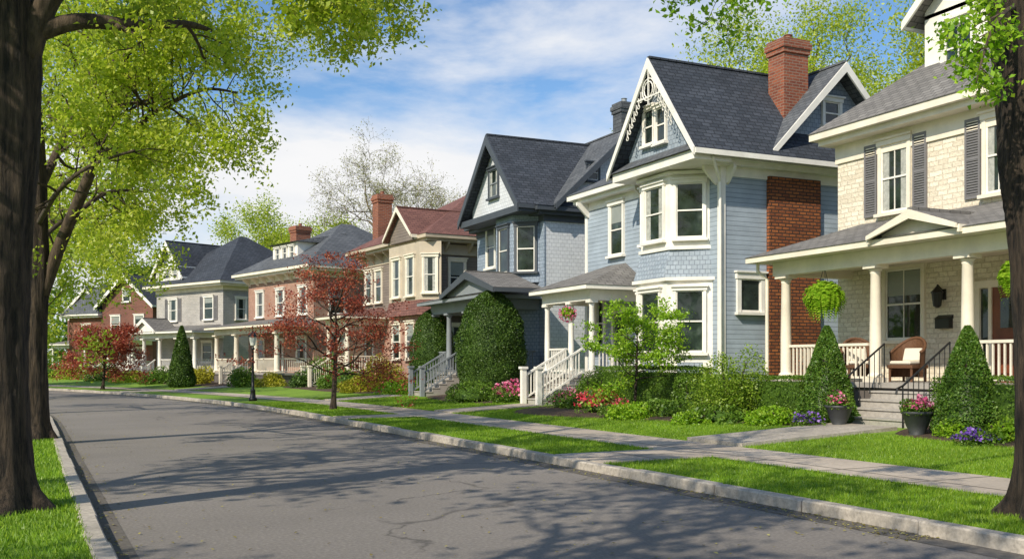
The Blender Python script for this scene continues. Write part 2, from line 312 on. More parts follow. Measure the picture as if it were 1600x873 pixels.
bed([(14.4,32),(13.8,34),(14,36.5),(14.6,38.8),(17.5,38.8),(18,36),(17.5,32)])
bed([(14,44.5),(13.2,48),(12.8,54),(13,57),(17,58),(18,50),(17.5,44.5)])
bed([(11.5,59.5),(9,66),(7.5,74),(6,82),(9,86),(12,78),(14,66),(14,60)])
# ------------------------------------------------------------------ house kit
class House:
    def __init__(s,name,label,ax,ay,deg=0):
        s.a=R(deg); s.A=Vector((ax,ay,0)); s.e=empty(name,label,'house',(ax,ay,0),s.a)
    def loc(s,v):
        c,k=math.cos(s.a),math.sin(s.a); return Vector((c*v.x+k*v.y,-k*v.x+c*v.y,v.z))
    def F(s,px,py,x):
        o=s.loc(-s.A); v=s.loc(ray(px,py)); t=(x-o.x)/v.x; return o.y+t*v.y,HC+t*v.z
    def S(s,px,py,y):
        o=s.loc(-s.A); v=s.loc(ray(px,py)); t=(y-o.y)/v.y; return o.x+t*v.x,HC+t*v.z
    def box(s,name,mat,*b,parent=None):
        mb=MB(); mb.box(*b); return mb.build(name,mat,parent or s.e)
    def wF(s,px0,px1,py0,py1,x,**k):
        y0,_=s.F(px0,py0,x); y1,_=s.F(px1,py0,x); _,z1=s.F((px0+px1)/2,py0,x); _,z0=s.F((px0+px1)/2,py1,x)
        return window(s,(x,(y0+y1)/2,z0),0,abs(y0-y1),z1-z0,**k)
    def wS(s,px0,px1,py0,py1,y,**k):
        x0,_=s.S(px0,py0,y); x1,_=s.S(px1,py0,y); _,z1=s.S((px0+px1)/2,py0,y); _,z0=s.S((px0+px1)/2,py1,y)
        return window(s,((x0+x1)/2,y,z0),90,abs(x0-x1),z1-z0,**k)
def window(h,pos,ang,w,hh,trim='white',fw=.1,mun=(1,1),blind=.35,shut=None,sill=True,name='window',arch=False,sash='white',ms=.015):
    a=R(ang); n=Vector((-math.cos(a),-math.sin(a),0)); t=Vector((-n.y,n.x,0)); o=Vector(pos); k=w/2
    f=MB(); f.obox(o,t,n,-k-fw,-k,-.01,.075,-.02,hh); f.obox(o,t,n,k,k+fw,-.01,.075,-.02,hh); f.obox(o,t,n,-k-fw-.03,k+fw+.03,-.01,.1,hh,hh+fw*1.3); f.obox(o,t,n,-k-fw-.07,k+fw+.07,-.01,.15,hh+fw*1.3,hh+fw*1.3+.05)
    wn=f.build(name,M[trim],h.e)
    if sill: f=MB(); f.obox(o,t,n,-k-fw-.05,k+fw+.05,-.01,.16,-.1,-.02); f.build('sill',M[trim],wn)
    g=MB(); g.obox(o,t,n,-k,k,-.01,.012,-.02,hh); g.build('pane',M['glass'],wn)
    if blind>0:
        r_=random.random()
        if r_<.5: g=MB(); g.obox(o,t,n,-k+.05,k-.05,.0,.018,hh*(1-blind*random.uniform(.5,1.3)),hh-.05); g.build('blind',M['blind'],wn)
        elif w>.5:
            for sg in (-1,1): g=MB(); xs=sorted((sg*(k-.05),sg*(k-.05-w*.22))); g.obox(o,t,n,xs[0],xs[1],.0,.017,.06,hh-.05); g.build('curtain',M['curtain'],wn)
    s=MB(); b=.04
    s.obox(o,t,n,-k+.002,-k+b,0,.045,0,hh-.002); s.obox(o,t,n,k-b,k-.002,0,.045,0,hh-.002); s.obox(o,t,n,-k+b,k-b,0,.043,-.015,.05); s.obox(o,t,n,-k+b,k-b,0,.043,hh-b,hh-.003)
    if mun[1]: s.obox(o,t,n,-k+b,k-b,0,.05,hh*.5-.022,hh*.5+.022)
    for i in range(1,mun[0]): x=-k+w*i/mun[0]; s.obox(o,t,n,x-ms,x+ms,0,.038,.05,hh-b)
    if mun[1]>1:
        for i in range(1,mun[1]):
            if i*2!=mun[1]: z=hh*i/mun[1]; s.obox(o,t,n,-k+b,k-b,0,.036,z-ms,z+ms)
    s.build('sash',M[sash],wn)
    if shut:
        for sg in (-1,1):
            q=MB(); c=sg*(k+fw+.06+.21); q.obox(o,t,n,c-.21,c-.16,0,.06,-.05,hh+.1); q.obox(o,t,n,c+.16,c+.21,0,.06,-.05,hh+.1)
            for zz in (-.05,hh*.5,hh+.03): q.obox(o,t,n,c-.16,c+.16,0,.058,zz,zz+.07)
            z=.03
            while z<hh+.02:
                q.obox(o,t,n,c-.16,c+.16,.01,.05,z,z+.035); z+=.06
            q.obox(o,t,n,c-.16,c+.16,0,.02,0,hh+.03)
            q.build('shutter',M[shut],h.e)
    return wn
def gable(h,axis,a0,a1,b0,b1,zE,zR,mr,mt,aw=None,mw=None,ov=.45,zb=None,t=.16,depth=.3,rb=.22,back=False):
    MP=(lambda a,b,z:Vector((a,b,z))) if axis=='x' else (lambda a,b,z:Vector((b,a,z)))
    bm=(b0+b1)/2; r=MB()
    r.prism([MP(a0,b0,zE),MP(a1,b0,zE),MP(a1,bm,zR),MP(a0,bm,zR)],(0,0,-t)); r.prism([MP(a0,b1,zE),MP(a1,b1,zE),MP(a1,bm,zR),MP(a0,bm,zR)],(0,0,-t))
    r.beam(MP(a0,bm,zR+.01),MP(a1,bm,zR+.01),.14,.06)
    ro=r.build('roof',M[mr],h.e)
    k=MB(); e=MP(1,0,0)*.06
    for bb in (b0,b1):
        k.prism([MP(a0-.05,bb,zE-.01),MP(a0-.05,bm,zR-.01),MP(a0-.05,bm,zR-rb-.1),MP(a0-.05,bb,zE-rb)],e)
    k.build('rake_trim',M[mt],ro)
    for bb,sg in ((b0,-1),(b1,1)):
        k=MB(); lo,hi=sorted((bb+sg*.04,bb-sg*.02)); p=MP(a0+.01,lo,0);q=MP(a1,hi,0)
        k.box(min(p.x,q.x),max(p.x,q.x),min(p.y,q.y),max(p.y,q.y),zE-.18,zE-.03)
        k.build('fascia',M[mt],ro)
    if aw is not None:
        hw=(b1-b0)/2; zs=zE+(zR-zE)*ov/hw-t-.01; zb=zb if zb is not None else zE-.3
        g=MB(); g.prism([MP(aw,b0+ov,zb),MP(aw,b1-ov,zb),MP(aw,b1-ov,zs),MP(aw,bm,zR-t-.03),MP(aw,b0+ov,zs)],MP(1,0,0)*depth)
        g.build('gable_wall',M[mw],h.e)
    return ro
def hip(h,x0,x1,y0,y1,zE,zR,mr,mt,inset=None,th=.18):
    w,d=x1-x0,y1-y0; i=inset or min(w,d)/2
    if w<d: A,B=((x0+x1)/2,y0+i,zR),((x0+x1)/2,y1-i,zR); f=[(0,1,4),(1,2,5,4),(2,3,5),(3,0,4,5)]
    else: A,B=(x0+i,(y0+y1)/2,zR),(x1-i,(y0+y1)/2,zR); f=[(0,1,5,4),(1,2,5),(2,3,4,5),(3,0,4)]
    r=MB(); r.add([(x0,y0,zE),(x1,y0,zE),(x1,y1,zE),(x0,y1,zE),A,B],f+[(3,2,1,0)])
    ro=r.build('roof',M[mr],h.e)
    k=MB(); k.box(x0+.03,x1-.03,y0+.03,y1-.03,zE-th,zE-.004); k.build('fascia',M[mt],ro); k=MB(); k.box(x0+.2,x1-.2,y0+.2,y1-.2,zE-th-.14,zE-th-.002); k.build('soffit',M[mt],ro)
    return ro
def brackets(h,mt,x,ys,z,dx=.45,parent=None,axis='x'):
    for y in ys:
        k=MB()
        if axis=='x': k.prism([(x,y-.05,z),(x-dx,y-.05,z),(x-dx,y-.05,z-.12),(x-.1,y-.05,z-.5),(x,y-.05,z-.55)],(0,.1,0))
        else: k.prism([(y-.05,x,z),(y-.05,x-dx,z),(y-.05,x-dx,z-.12),(y-.05,x-.1,z-.5),(y-.05,x,z-.55)],(.1,0,0))
        k.build('bracket',M[mt],h.e)
def column(h,x,y,z0,z1,mt,r=.13,square=False):
    c=MB(); c.box(x-r*1.5,x+r*1.5,y-r*1.5,y+r*1.5,z0,z0+.1); c.box(x-r*1.5,x+r*1.5,y-r*1.5,y+r*1.5,z1-.08,z1)
    if square: c.box(x-r*.9,x+r*.9,y-r*.9,y+r*.9,z0+.1,z1-.08); c.box(x-r*1.2,x+r*1.2,y-r*1.2,y+r*1.2,z0+.9,z0+.97)
    else:
        H=z1-z0; c.lathe((x,y,z0),[(r*1.35,.1),(r*1.35,.15),(r*1.05,.19),(r,.22),(r,H*.4),(r*.84,H-.2),(r*.95,H-.17),(r*.86,H-.15),(r*1.2,H-.09)],20)
    o=c.build('column',M[mt],h.e)
    for p in o.data.polygons: p.use_smooth=len(p.vertices)==4 and not square and abs(p.normal.z)<.5 and p.index>=12
    return o
def railing(h,a,b,z0,z1,mt,sp=.13,name='railing',hh=.85,th=.035):
    a=Vector((a[0],a[1],z0)); b=Vector((b[0],b[1],z1)); k=MB(); up=Vector((0,0,1))
    k.beam(a+up*hh,b+up*hh,.08,.06); k.beam(a+up*.1,b+up*.1,.06,.05); n=max(2,int((b-a).length/sp))
    for i in range(1,n): p=a.lerp(b,i/n); k.beam(p+up*.1,p+up*hh,th,th)
    return k.build(name,M[mt],h.e)
def porch(h,x0,x1,y0,y1,zf,zb,zt,cols,mt,mr,rails=(),steps=None,r=.13,side=True,rin=1.0,ph=.34,ov=.45,square=False,srail='wood',mst='floor',zg=.36,lat_='lattice'):
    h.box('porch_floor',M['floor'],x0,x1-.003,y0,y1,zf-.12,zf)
    h.box('porch_base',M[lat_],x0+.08,x1-.005,y0+.08,y1-.08,.15,zf-.123)
    k=MB(); k.box(x0+.06,x0+.34,y0+.06,y1-.06,zb,zb+ph); k.box(x0+.34,x1-.004,y0+.063,y0+.3,zb+.002,zb+ph-.003); k.box(x0+.34,x1-.004,y1-.3,y1-.063,zb+.002,zb+ph-.003); k.build('porch_beam',M[mt],h.e)
    h.box('porch_ceiling',M['ceil'],x0+.34,x1-.005,y0+.3,y1-.3,zb+.2,zb+.25)
    e=zb+ph+.14; X0=x0-ov; Y0=y0-ov; Y1=y1+ov
    k=MB(); k.box(X0+.03,x1-.006,Y0+.03,Y1-.03,zb+ph+.003,e-.004); 
    q=MB(); q.add([(X0,Y0,e),(X0,Y1,e),(x1,Y1,e),(x1,Y0,e),(x1,Y0+rin,zt),(x1,Y1-rin,zt)],[(0,1,5,4),(0,4,3),(1,2,5),(3,2,1,0),(2,3,4,5)])
    ro=q.build('porch_roof',M[mr],h.e); k.build('porch_cornice',M[mt],ro)
    for y in cols: column(h,x0+.2,y,zf,zb,mt,r,square)
    for ya,yb in rails: railing(h,(x0+.2,ya),(x0+.2,yb),zf,zf,mt)
    if side: railing(h,(x0+.35,y0+.2),(x1-.1,y0+.2),zf,zf,mt)
    if steps:
        ya,yb=steps; n=max(2,round((zf-zg)/.17)); k=MB(); rs=(zf-zg)/n
        for i in range(n-1): k.box(x0-.3*(n-1-i),x0-.3*(n-2-i)-.002,ya,yb,zg-.2,zg+rs*(i+1)-.04); k.box(x0-.3*(n-1-i)-.03,x0-.3*(n-2-i),ya-.02,yb+.02,zg+rs*(i+1)-.038,zg+rs*(i+1))
        k.build('steps',M[mst],h.e); xe=x0-.3*(n-1)
        if srail=='wood':
            for y in (ya+.04,yb-.04):
                railing(h,(x0-.05,y),(xe-.1,y),zf,zg+.05,mt,name='stair_railing')
                c=MB(); c.box(xe-.22,xe-.06,y-.08,y+.08,zg-.1,zg+1.12); c.box(xe-.26,xe-.02,y-.12,y+.12,zg+1.12,zg+1.2); c.build('newel_post',M[mt],h.e)
        elif srail=='iron':
            for y in (ya+.06,yb-.06):
                k=MB(); a=Vector((x0+.05,y,zf)); b=Vector((xe-.05,y,zg)); up=Vector((0,0,1)); k.tube([a,a+up*.85,b+up*.85,b],[.018]*4,6); k.tube([a+up*.85,b+up*.85,b+up*.8+Vector((-.15,0,0)),b+up*.68+Vector((-.18,0,0))],[.022]*4,6)
                for i in range(1,9): p=a.lerp(b,i/9); k.tube([p+up*.05,p+up*.85],[.01,.01],5)
                k.build('handrail',M['black'],h.e)
    return ro
def chimney(h,x0,x1,y0,y1,z0,z1,mat='brick',name='chimney'):
    c=MB(); c.box(x0,x1,y0,y1,z0,z1-.45); c.box(x0-.05,x1+.05,y0-.05,y1+.05,z1-.45,z1-.3); c.box(x0-.09,x1+.09,y0-.09,y1+.09,z1-.3,z1-.12); c.box(x0-.04,x1+.04,y0-.04,y1+.04,z1-.12,z1)
    o=c.build(name,M[mat],h.e)
    p=MB(); xm=(x0+x1)/2; ym=(y0+y1)/2; p.lathe((xm,ym,z1-.02),[(.13,0),(.11,.2),(.14,.23),(.12,.25)],10)
    p.build('chimney_pot',M['brick' if mat!='rslate' else 'grey'],o)
def door(h,y0,y1,z0,z1,x,mat='door',trim='white',side=0):
    o=h.box('door',M[mat],x-.03,x-.001,y0,y1,z0,z1); ym=(y0+y1)/2
    for a,b in ((y0+.12,ym-.05),(ym+.05,y1-.12)):
        k=MB(); k.box(x-.06,x-.02,a,b,z0+.2,z0+.95); k.build('panel',M[mat],o)
    k=MB(); k.box(x-.045,x-.02,y0+.22,y1-.22,z0+1.2,z1-.25); k.build('pane',M['glass'],o)
    k=MB(); k.lathe((x-.09,y0+.1,z0+1),[(.0,0),(.035,.01),(.035,.05),(0,.06)],8); k.build('handle',M['black'],o)
    k=MB(); k.box(x-.09,x,y0-.14-side,y0-side,z0,z1+.0); k.box(x-.09,x,y1+side,y1+.14+side,z0,z1); k.box(x-.11,x,y0-.2-side,y1+.2+side,z1,z1+.16)
    if side: k.box(x-.07,x,y0-.08,y0,z0,z1); k.box(x-.07,x,y1,y1+.08,z0,z1)
    k.build('door_frame',M[trim],o)
    if side:
        for a,b in ((y0-side,y0-.08),(y1+.08,y1+side)): k=MB(); k.box(x-.03,x-.002,a,b,z0+.3,z1-.02); k.build('sidelight',M['glass'],o)
def bay(h,poly,z0,z1,mat,name='bay'):
    k=MB(); k.frustum([(x,y,z0) for x,y in poly],[(x,y,z1) for x,y in poly]); return k.build(name,M[mat],h.e)
def ang_of(p,q):  # outward angle for face p->q (near to far)
    d=Vector((q[0]-p[0],q[1]-p[1])).normalized(); n=(-d.y,d.x)
    return math.degrees(math.atan2(-n[1],-n[0]))
def baywin(h,poly,i,w,z0,z1,**k):
    p,q=poly[i],poly[i+1]; m_=((p[0]+q[0])/2,(p[1]+q[1])/2); window(h,(m_[0],m_[1],z0),ang_of(p,q),w,z1-z0,**k)
# ================================================================== HOUSE 1 stone
h=House('stone_house','cream stone house at far right with grey shutters and deep white columned porch',19.5,10)
W1=10.95
h.box('wall',M['stone'],0,9,-1,W1,.2,7.45); h.box('frieze',M['cream'],-.05,9.05,-1.05,W1+.05,6.95,7.5)
hip(h,-.65,9.6,-1.7,W1+.45,7.75,11.8,'rgrey','cream')
h.wF(1379,1420,224,330,0,trim='cream',mun=(2,2),shut='char',fw=.1,blind=.5,ms=.009); h.wF(1543,1582,182,300,0,trim='cream',mun=(2,2),shut='char',fw=.1,blind=.5,ms=.009)
h.wF(1386,1442,420,530,0,trim='cream',mun=(2,2),fw=.1,blind=.3,ms=.009)
ya,_=h.F(1552,500,0); door(h,ya-1.1,ya,1.24,3.35,0,side=.3,trim='cream')
yl,_=h.F(1512,0,-2.3); ym,_=h.F(1368,0,-2.3); yf,_=h.F(1228,0,-2.3)
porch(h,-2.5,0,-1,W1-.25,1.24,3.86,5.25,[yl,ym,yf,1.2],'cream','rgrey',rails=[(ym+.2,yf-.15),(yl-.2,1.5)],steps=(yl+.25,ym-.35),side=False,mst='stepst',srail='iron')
railing(h,(-2.2,yf),(-.1,yf),1.24,1.24,'cream')
y0,z0=h.F(1497,372,-3.0); y1,z1=h.F(1356,372,-3.0); _,zp=h.F(1425,326,-3.0)
gable(h,'x',-3.02,-.8,y0,y1,4.42,zp,'rgrey','cream',-2.8,'cream',ov=.2,zb=4.3,t=.06,rb=.1)
# dormer
yd0,_=h.F(1560,100,1.2); yd1,_=h.F(1445,100,1.2)
h.box('dormer',M['white'],1.2,4,yd0,yd1,8.6,10.5); gable(h,'x',.8,4.5,yd0-.35,yd1+.35,10.4,11.7,'rgrey','white',1.2,'white',ov=.35,zb=10.4,t=.12)
h.wF(1478,1520,38,108,1.2,mun=(2,2),fw=.12,blind=0)
# porch things of house 1
yq,zq=h.F(1475,465,0); k=MB(); k.box(-.05,0,yq-.07,yq+.07,zq-.05,zq+.2); k.beam((-.03,yq,zq+.15),(-.22,yq,zq+.3),.03,.03); k.lathe((-.22,yq,zq-.2),[(.03,-.04),(.09,0),(.13,.3),(.15,.32),(.06,.42),(.01,.48)],8); lw=k.build('wall_lantern',M['black'],h.e)
yq,zq=h.F(1478,503,0); k=MB(); k.box(-.14,0,yq-.2,yq+.2,zq-.15,zq+.08); k.prism([(-.16,yq-.22,zq+.08),(0,yq-.22,zq+.08),(0,yq-.22,zq+.17)],(0,.44,0)); k.build('mailbox',M['black'],h.e)
k=MB(); k.tube([(-2.62,W1+.05,4.3),(-2.62,W1+.05,4.0),(-2.45,W1-.1,3.8),(-2.45,W1-.1,.5)],[.045]*4,8); k.build('downpipe',M['cream'],h.e)
# ================================================================== HOUSE 2 blue
h=House('blue_house','tall blue clapboard house with steep front gable, white trim and orange brick side chimney panel',18.5,24.7)
h.box('wall',M['blue'],0,9,0,8.1,.2,7.55); h.box('frieze',M['white'],-.04,9.04,-.04,8.14,7.2,7.6)
for x,y in ((0,0),(0,8.1)): h.box('corner_board',M['white'],x-.03,x+.14,y-.03 if y==0 else y-.14,y+.14 if y==0 else y+.03,.5,7.2)
hip(h,-.55,9.6,-.5,8.65,7.8,10.4,'rslate','white')
gable(h,'x',-1.45,6,-.72,4.1,7.8,10.95,'rnavy','white',-.95,'blue2',ov=.5,zb=7.75,rb=.24)
h.box('cornice',M['white'],-1.35,-.03,-.55,3.95,7.5,7.76); k=MB(); k.add([(-1.45,-.65,7.77),(-1.45,4.05,7.77),(-.9,4.0,8.15),(-.9,-.5,8.15),(-.9,-.5,7.77),(-.9,4,7.77)],[(0,1,2,3),(0,3,4),(1,5,2),(0,4,5,1)]); k.build('pent_roof',M['rslate'],h.e)
h.wF(1008,1022,172,226,-.95,fw=.07,mun=(1,1),blind=0); h.wF(1027,1041,168,222,-.95,fw=.07,mun=(1,1),blind=0)
# gable fretwork: small scrolls and spindles under the peak
k=MB(); yc=1.69; sl=(10.95-7.8)/2.41
for r_ in (.34,.24): k.tube([(-1.44,yc+r_*math.cos(R(a)),9.98+r_*math.sin(R(a))) for a in range(0,361,30)],[.022]*13,6)
k.beam((-1.44,yc-.62,9.75),(-1.44,yc+.62,9.75),.04,.045); k.beam((-1.44,yc,9.5),(-1.44,yc,10.6),.04,.045)
for sg in (-1,1):
    for i in range(7):
        y_=yc+sg*(.42+.13*i); zt=10.95-.4-sl*abs(y_-yc); k.beam((-1.44,y_,zt),(-1.44,y_,zt-.22),.022,.03)
        k.tube([(-1.44,y_+.06*math.cos(R(a)),zt-.27+.06*math.sin(R(a))) for a in range(0,361,60)],[.014]*7,5)
k.build('gable_ornament',M['white'],h.e)
gable(h,'y',-.55,6,1.45,7.15,8.0,10.95,'rslate','white',-.02,'blue2',ov=.5,zb=7.6,rb=.22)
h.wS(1287,1310,160,196,-.02,fw=.1,mun=(1,1),blind=0)
h.box('cornice',M['white'],1.2,7.4,-.5,0,7.78,7.9)
chimney(h,2.65,3.6,.35,1.1,7.9,11.75)
x0,_=h.S(1201,400,-.1); x1,_=h.S(1281,400,-.1); h.box('brick_panel',M['orange'],x0,x1,-.14,-.002,.3,7.3)
h.wS(1156,1187,436,487,0,fw=.14,mun=(1,0),blind=0)
up=[(.02,.55),(-.9,1.35),(-.9,2.95),(.02,3.75)]; lo=[(.02,.4),(-1.05,1.3),(-1.05,3.0),(.02,3.9)]
bay(h,up,5.15,7.5,'white'); bay(h,lo,.4,4.2,'white')
k=MB(); k.frustum([(x-.1 if x<0 else x,y,4.25) for x,y in lo],[(x,y,5.1) for x,y in up]); k.build('bay_skirt',M['blue2'],h.e)
for zz,pl,d in ((4.15,lo,.1),(5.1,up,.06),(7.35,up,.12)):
    k=MB(); q=[(x-d if x<0 else x,y-d if y<2 else y+d) for x,y in pl]; k.frustum([(x,y,zz) for x,y in q],[(x,y,zz+.1) for x,y in q]); k.build('bay_moulding',M['white'],h.e)
for i,w_ in ((0,.82),(1,1.0),(2,.82)):
    baywin(h,up,i,w_,5.45,7.1,fw=.08,blind=.3 if i==1 else 0); baywin(h,lo,i,w_,2.0,3.85,fw=.08,blind=0)
    p,q=lo[i],lo[i+1]; mx_,my_=(p[0]+q[0])/2,(p[1]+q[1])/2; an=R(ang_of(p,q)); nn=Vector((-math.cos(an),-math.sin(an),0)); tt=Vector((-nn.y,nn.x,0))
    k=MB(); k.obox(Vector((mx_,my_,.9)),tt,nn,-.38,.38,-.01,.03,0,.8); k.build('bay_panel',M['blue2'],h.e)
h.wF(955,974,320,398,0,fw=.1)
brackets(h,'white',0,[.2,4.0,7.9],7.5,.5); brackets(h,'white',0,[.2],7.5,.4,axis='y')
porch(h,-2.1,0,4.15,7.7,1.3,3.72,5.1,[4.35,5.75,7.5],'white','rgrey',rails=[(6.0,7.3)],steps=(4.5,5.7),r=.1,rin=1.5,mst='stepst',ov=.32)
ya,_=h.F(985,500,0); door(h,ya+.1,ya+1.0,1.3,3.4,0,mat='navy')
h.wF(932,945,470,540,0,fw=.08)
k=MB(); k.tube([(-.75,-.6,7.6),(-.1,-.08,7.0),(-.08,-.08,.5)],[.045]*3,8); k.build('downpipe',M['white'],h.e)
# ================================================================== HOUSE 3 slate blue
h=House('slate_blue_house','slate blue shingled house with navy gable roof, dark trim and pale side wall',18.5,36.1)
h.box('wall',M['pale'],0,9,0,6.6,.2,7.6); h.box('front_wall',M['slateblue'],-.06,-.002,-.03,6.6,.2,7.6); h.box('frieze',M['navy'],-.1,9.04,-.08,6.64,7.3,7.62)
hip(h,-.6,9.5,-.5,7.0,7.85,10.3,'rnavy','navy')
gable(h,'x',-1.3,6,-.25,5.85,7.9,11.15,'rnavy','navy',-.85,'pale',ov=.55,zb=7.8,rb=.34)
h.box('cornice',M['navy'],-1.25,-.07,-.2,5.8,7.6,7.86)
gable(h,'y',-.55,6,.2,7.3,7.95,11.3,'rslate','navy',-.04,'pale',ov=.4,zb=7.5,rb=.25)
h.wS(918,934,258,282,-.04,fw=.08,mun=(1,1),blind=0,trim='navy')
h.wF(766,779,266,308,-.85,fw=.09,trim='navy',sash='grey')
up=[(-.07,.35),(-.9,1.1),(-.9,2.7),(-.07,3.4)]
bay(h,up,4.9,7.6,'slateblue'); bay(h,up,.3,4.0,'slateblue')
for i,w_ in ((0,.75),(1,.85)): baywin(h,up,i,w_,5.35,7.15,trim='navy',sash='white',fw=.1,blind=0)
h.wF(762,774,356,418,-.06,fw=.09,trim='white')
y0,_=h.F(772,450,-2.95); y1,_=h.F(688,450,-2.95); _,zp=h.F(727,424,-2.95)
porch(h,-2.4,-.06,.3,6.6,1.3,3.8,5.0,[.5,2.7,4.7,6.4],'grey','rgrey',rails=[(.7,2.5),(4.9,6.2)],steps=(3.0,4.45),r=.12,rin=1.5,ph=.4)
gable(h,'x',-2.95,-.9,y0,y1,4.5,zp,'rgrey','navy',-2.75,'grey',ov=.25,zb=4.4,t=.1,rb=.2)
door(h,3.5,4.4,1.3,3.4,-.06,mat='navy'); window(h,(-.06,5.5,1.9),0,.9,1.6,trim='white')
window(h,(3,0,4.6),90,.8,1.5,trim='white')
chimney(h,4.5,5.2,1.6,2.3,9.5,12.9,mat='rslate')
# ================================================================== HOUSE 4 tan/brown
h=House('tan_house','tan and brown clapboard house with reddish brown roof and cream cornice',17.95,46.8,5)
h.box('wall',M['brown'],0,9,0,9,.2,7.6); h.box('front_wall',M['brown'],-.06,-.002,-.03,9,4.4,7.6); h.box('brick_front',M['brick2'],-.065,-.002,-.03,9,.2,4.38); h.box('frieze',M['tan'],-.1,9.05,-.1,9.05,7.0,7.5)
h.box('corner_board',M['tan'],-.1,.2,-.06,.18,.5,7.0)
hip(h,-.9,9.7,-.8,9.8,7.9,11.0,'rbrown','tan')
y0,z0=h.F(648,365,-1); y1,_=h.F(604,365,-1); _,zp=h.F(624,324,-1)
gable(h,'x',-1.2,4,y0,y1,7.95,zp,'rbrown','cream',-.95,'brown',ov=.4,zb=7.7,rb=.14)
brackets(h,'tan',0,[.2,1.4,2.6,3.8,5,6.2,7.4,8.8],7.6,.6); brackets(h,'tan',0,[.5,1.8,3.1],7.6,.55,axis='y')
y0,_=h.F(655,400,-.9); y1,_=h.F(608,400,-.9); up=[(-.06,y0-.7),(-.9,y0),(-.9,y1),(-.06,y1+.7)]
bay(h,up,4.4,7.55,'tan'); bay(h,up,.3,4.3,'brick2')
k=MB(); k.frustum([(x-.35 if x<-.5 else x,y-.3 if y<4 else y+.3,4.0) for x,y in up],[(x,y,4.75) for x,y in up]); k.build('bay_skirt',M['rbrown'],h.e)
baywin(h,up,0,.6,5.1,6.8,trim='cream'); yy=y1-y0
for f_ in (.27,.73): window(h,(-.9,y0+yy*f_,5.0),0,.85,1.85,trim='cream',blind=.2); window(h,(-.9,y0+yy*f_,1.9),0,.85,1.7,trim='cream')
for y in (6.8,8.2): window(h,(-.06,y,5.0),0,.8,1.7,trim='cream')
window(h,(1.2,0,5.1),90,.8,1.6,trim='cream'); window(h,(1.2,0,1.9),90,.8,1.6,trim='cream')
k=MB(); k.prism([(0,-.02,4.0),(0,-.75,4.0),(0,-.02,4.7)],(4,0,0)); k.build('side_skirt_roof',M['rbrown'],h.e)
porch(h,-2.4,-.06,5.8,9.0,1.2,3.7,4.7,[6,7.4,8.8],'cream','rbrown',rails=[(6.2,7.2)],steps=(7.5,8.7),r=.12)
door(h,7.6,8.5,1.2,3.2,-.06)
chimney(h,.6,1.45,8.5,9.3,7,11.2)
# ================================================================== HOUSE 5 brick with grey roof
h=House('rose_brick_house','rose brick house with grey hip roof and little white dormer behind the red maple',15.5,60.7,14)
h.box('wall',M['brick2'],0,10,0,9,.2,7.2); h.box('frieze',M['cream'],-.06,10,-.06,9.06,6.9,7.4)
hip(h,-.9,10.6,-.9,9.8,7.55,10.9,'rslate','cream')
h.box('dormer',M['white'],.5,3.5,3.0,6.4,8.0,9.3); k=MB(); k.add([(.2,2.7,9.3),(.2,6.7,9.3),(4,6.4,10.1),(4,3,10.1),(4,2.7,9.3),(4,6.7,9.3)],[(0,1,2,3),(0,3,4),(1,5,2),(0,4,5,1)]); k.build('dormer_roof',M['rslate'],h.e)
for y in (3.7,4.7,5.7): window(h,(.5,y,8.35),0,.6,.7,fw=.06,sill=False)
brackets(h,'cream',0,[.3+1.2*i for i in range(8)],7.3,.6)
for y in (1.3,4.3,7.2): window(h,(0,y,4.7),0,1.0,1.6)
for x in (1.6,4.3): window(h,(x,0,4.7),90,1.0,1.5); window(h,(x,0,1.8),90,1.0,1.6)
porch(h,-2.5,0,0,9,1.1,3.5,4.5,[.2,3,5.8,8.8],'cream','rgrey',rails=[(.4,2.8),(6,8.6)],steps=(3.4,5.4),r=.16)
door(h,4,4.9,1.1,3.1,0); window(h,(0,1.5,1.8),0,1.1,1.4); window(h,(0,7.2,1.8),0,1.1,1.4)
chimney(h,3.2,4.3,8.4,9.3,7.5,11.1)
# ================================================================== HOUSE 6 grey with porch
h=House('grey_house','pale grey house with dark hip roof, black shutters and long white porch',12.7,75.6,24)
h.box('wall',M['greyside'],0,9,0,9,.2,7.4); h.box('frieze',M['cream'],-.06,9.05,-.06,9.06,7.0,7.5)
hip(h,-.8,10.4,-.8,9.8,7.6,11.6,'rnavy','cream')
gable(h,'x',-.5,5,4.6,9.2,8.2,11,'rnavy','white',0,'pale',ov=.4,zb=7.6,rb=.3)
h.box('dormer',M['white'],-.3,3,5.2,8.6,7.9,9.0); 
for y in (5.8,6.9,8.0): window(h,(-.3,y,8.1),0,.6,.65,fw=.06,sill=False)
for y in (1.8,6.6): window(h,(0,y,4.9),0,1.1,1.6,shut='char')
for x in (1.5,4.2): window(h,(x,0,4.9),90,.8,1.5)
porch(h,-2.5,0,-.2,9.2,1.1,3.5,4.5,[0,2.2,4.6,6.8,9],'white','rgrey',rails=[(.2,2),(2.4,4.4),(7,8.8)],steps=(4.8,6.6),r=.15)
gable(h,'x',-3.0,-1,4.2,7.4,4.1,5.0,'rgrey','white',-2.8,'white',ov=.3,zb=4,t=.1,rb=.2)
door(h,5.2,6.1,1.1,3.1,0,mat='navy'); window(h,(0,2,1.8),0,1.2,1.4)
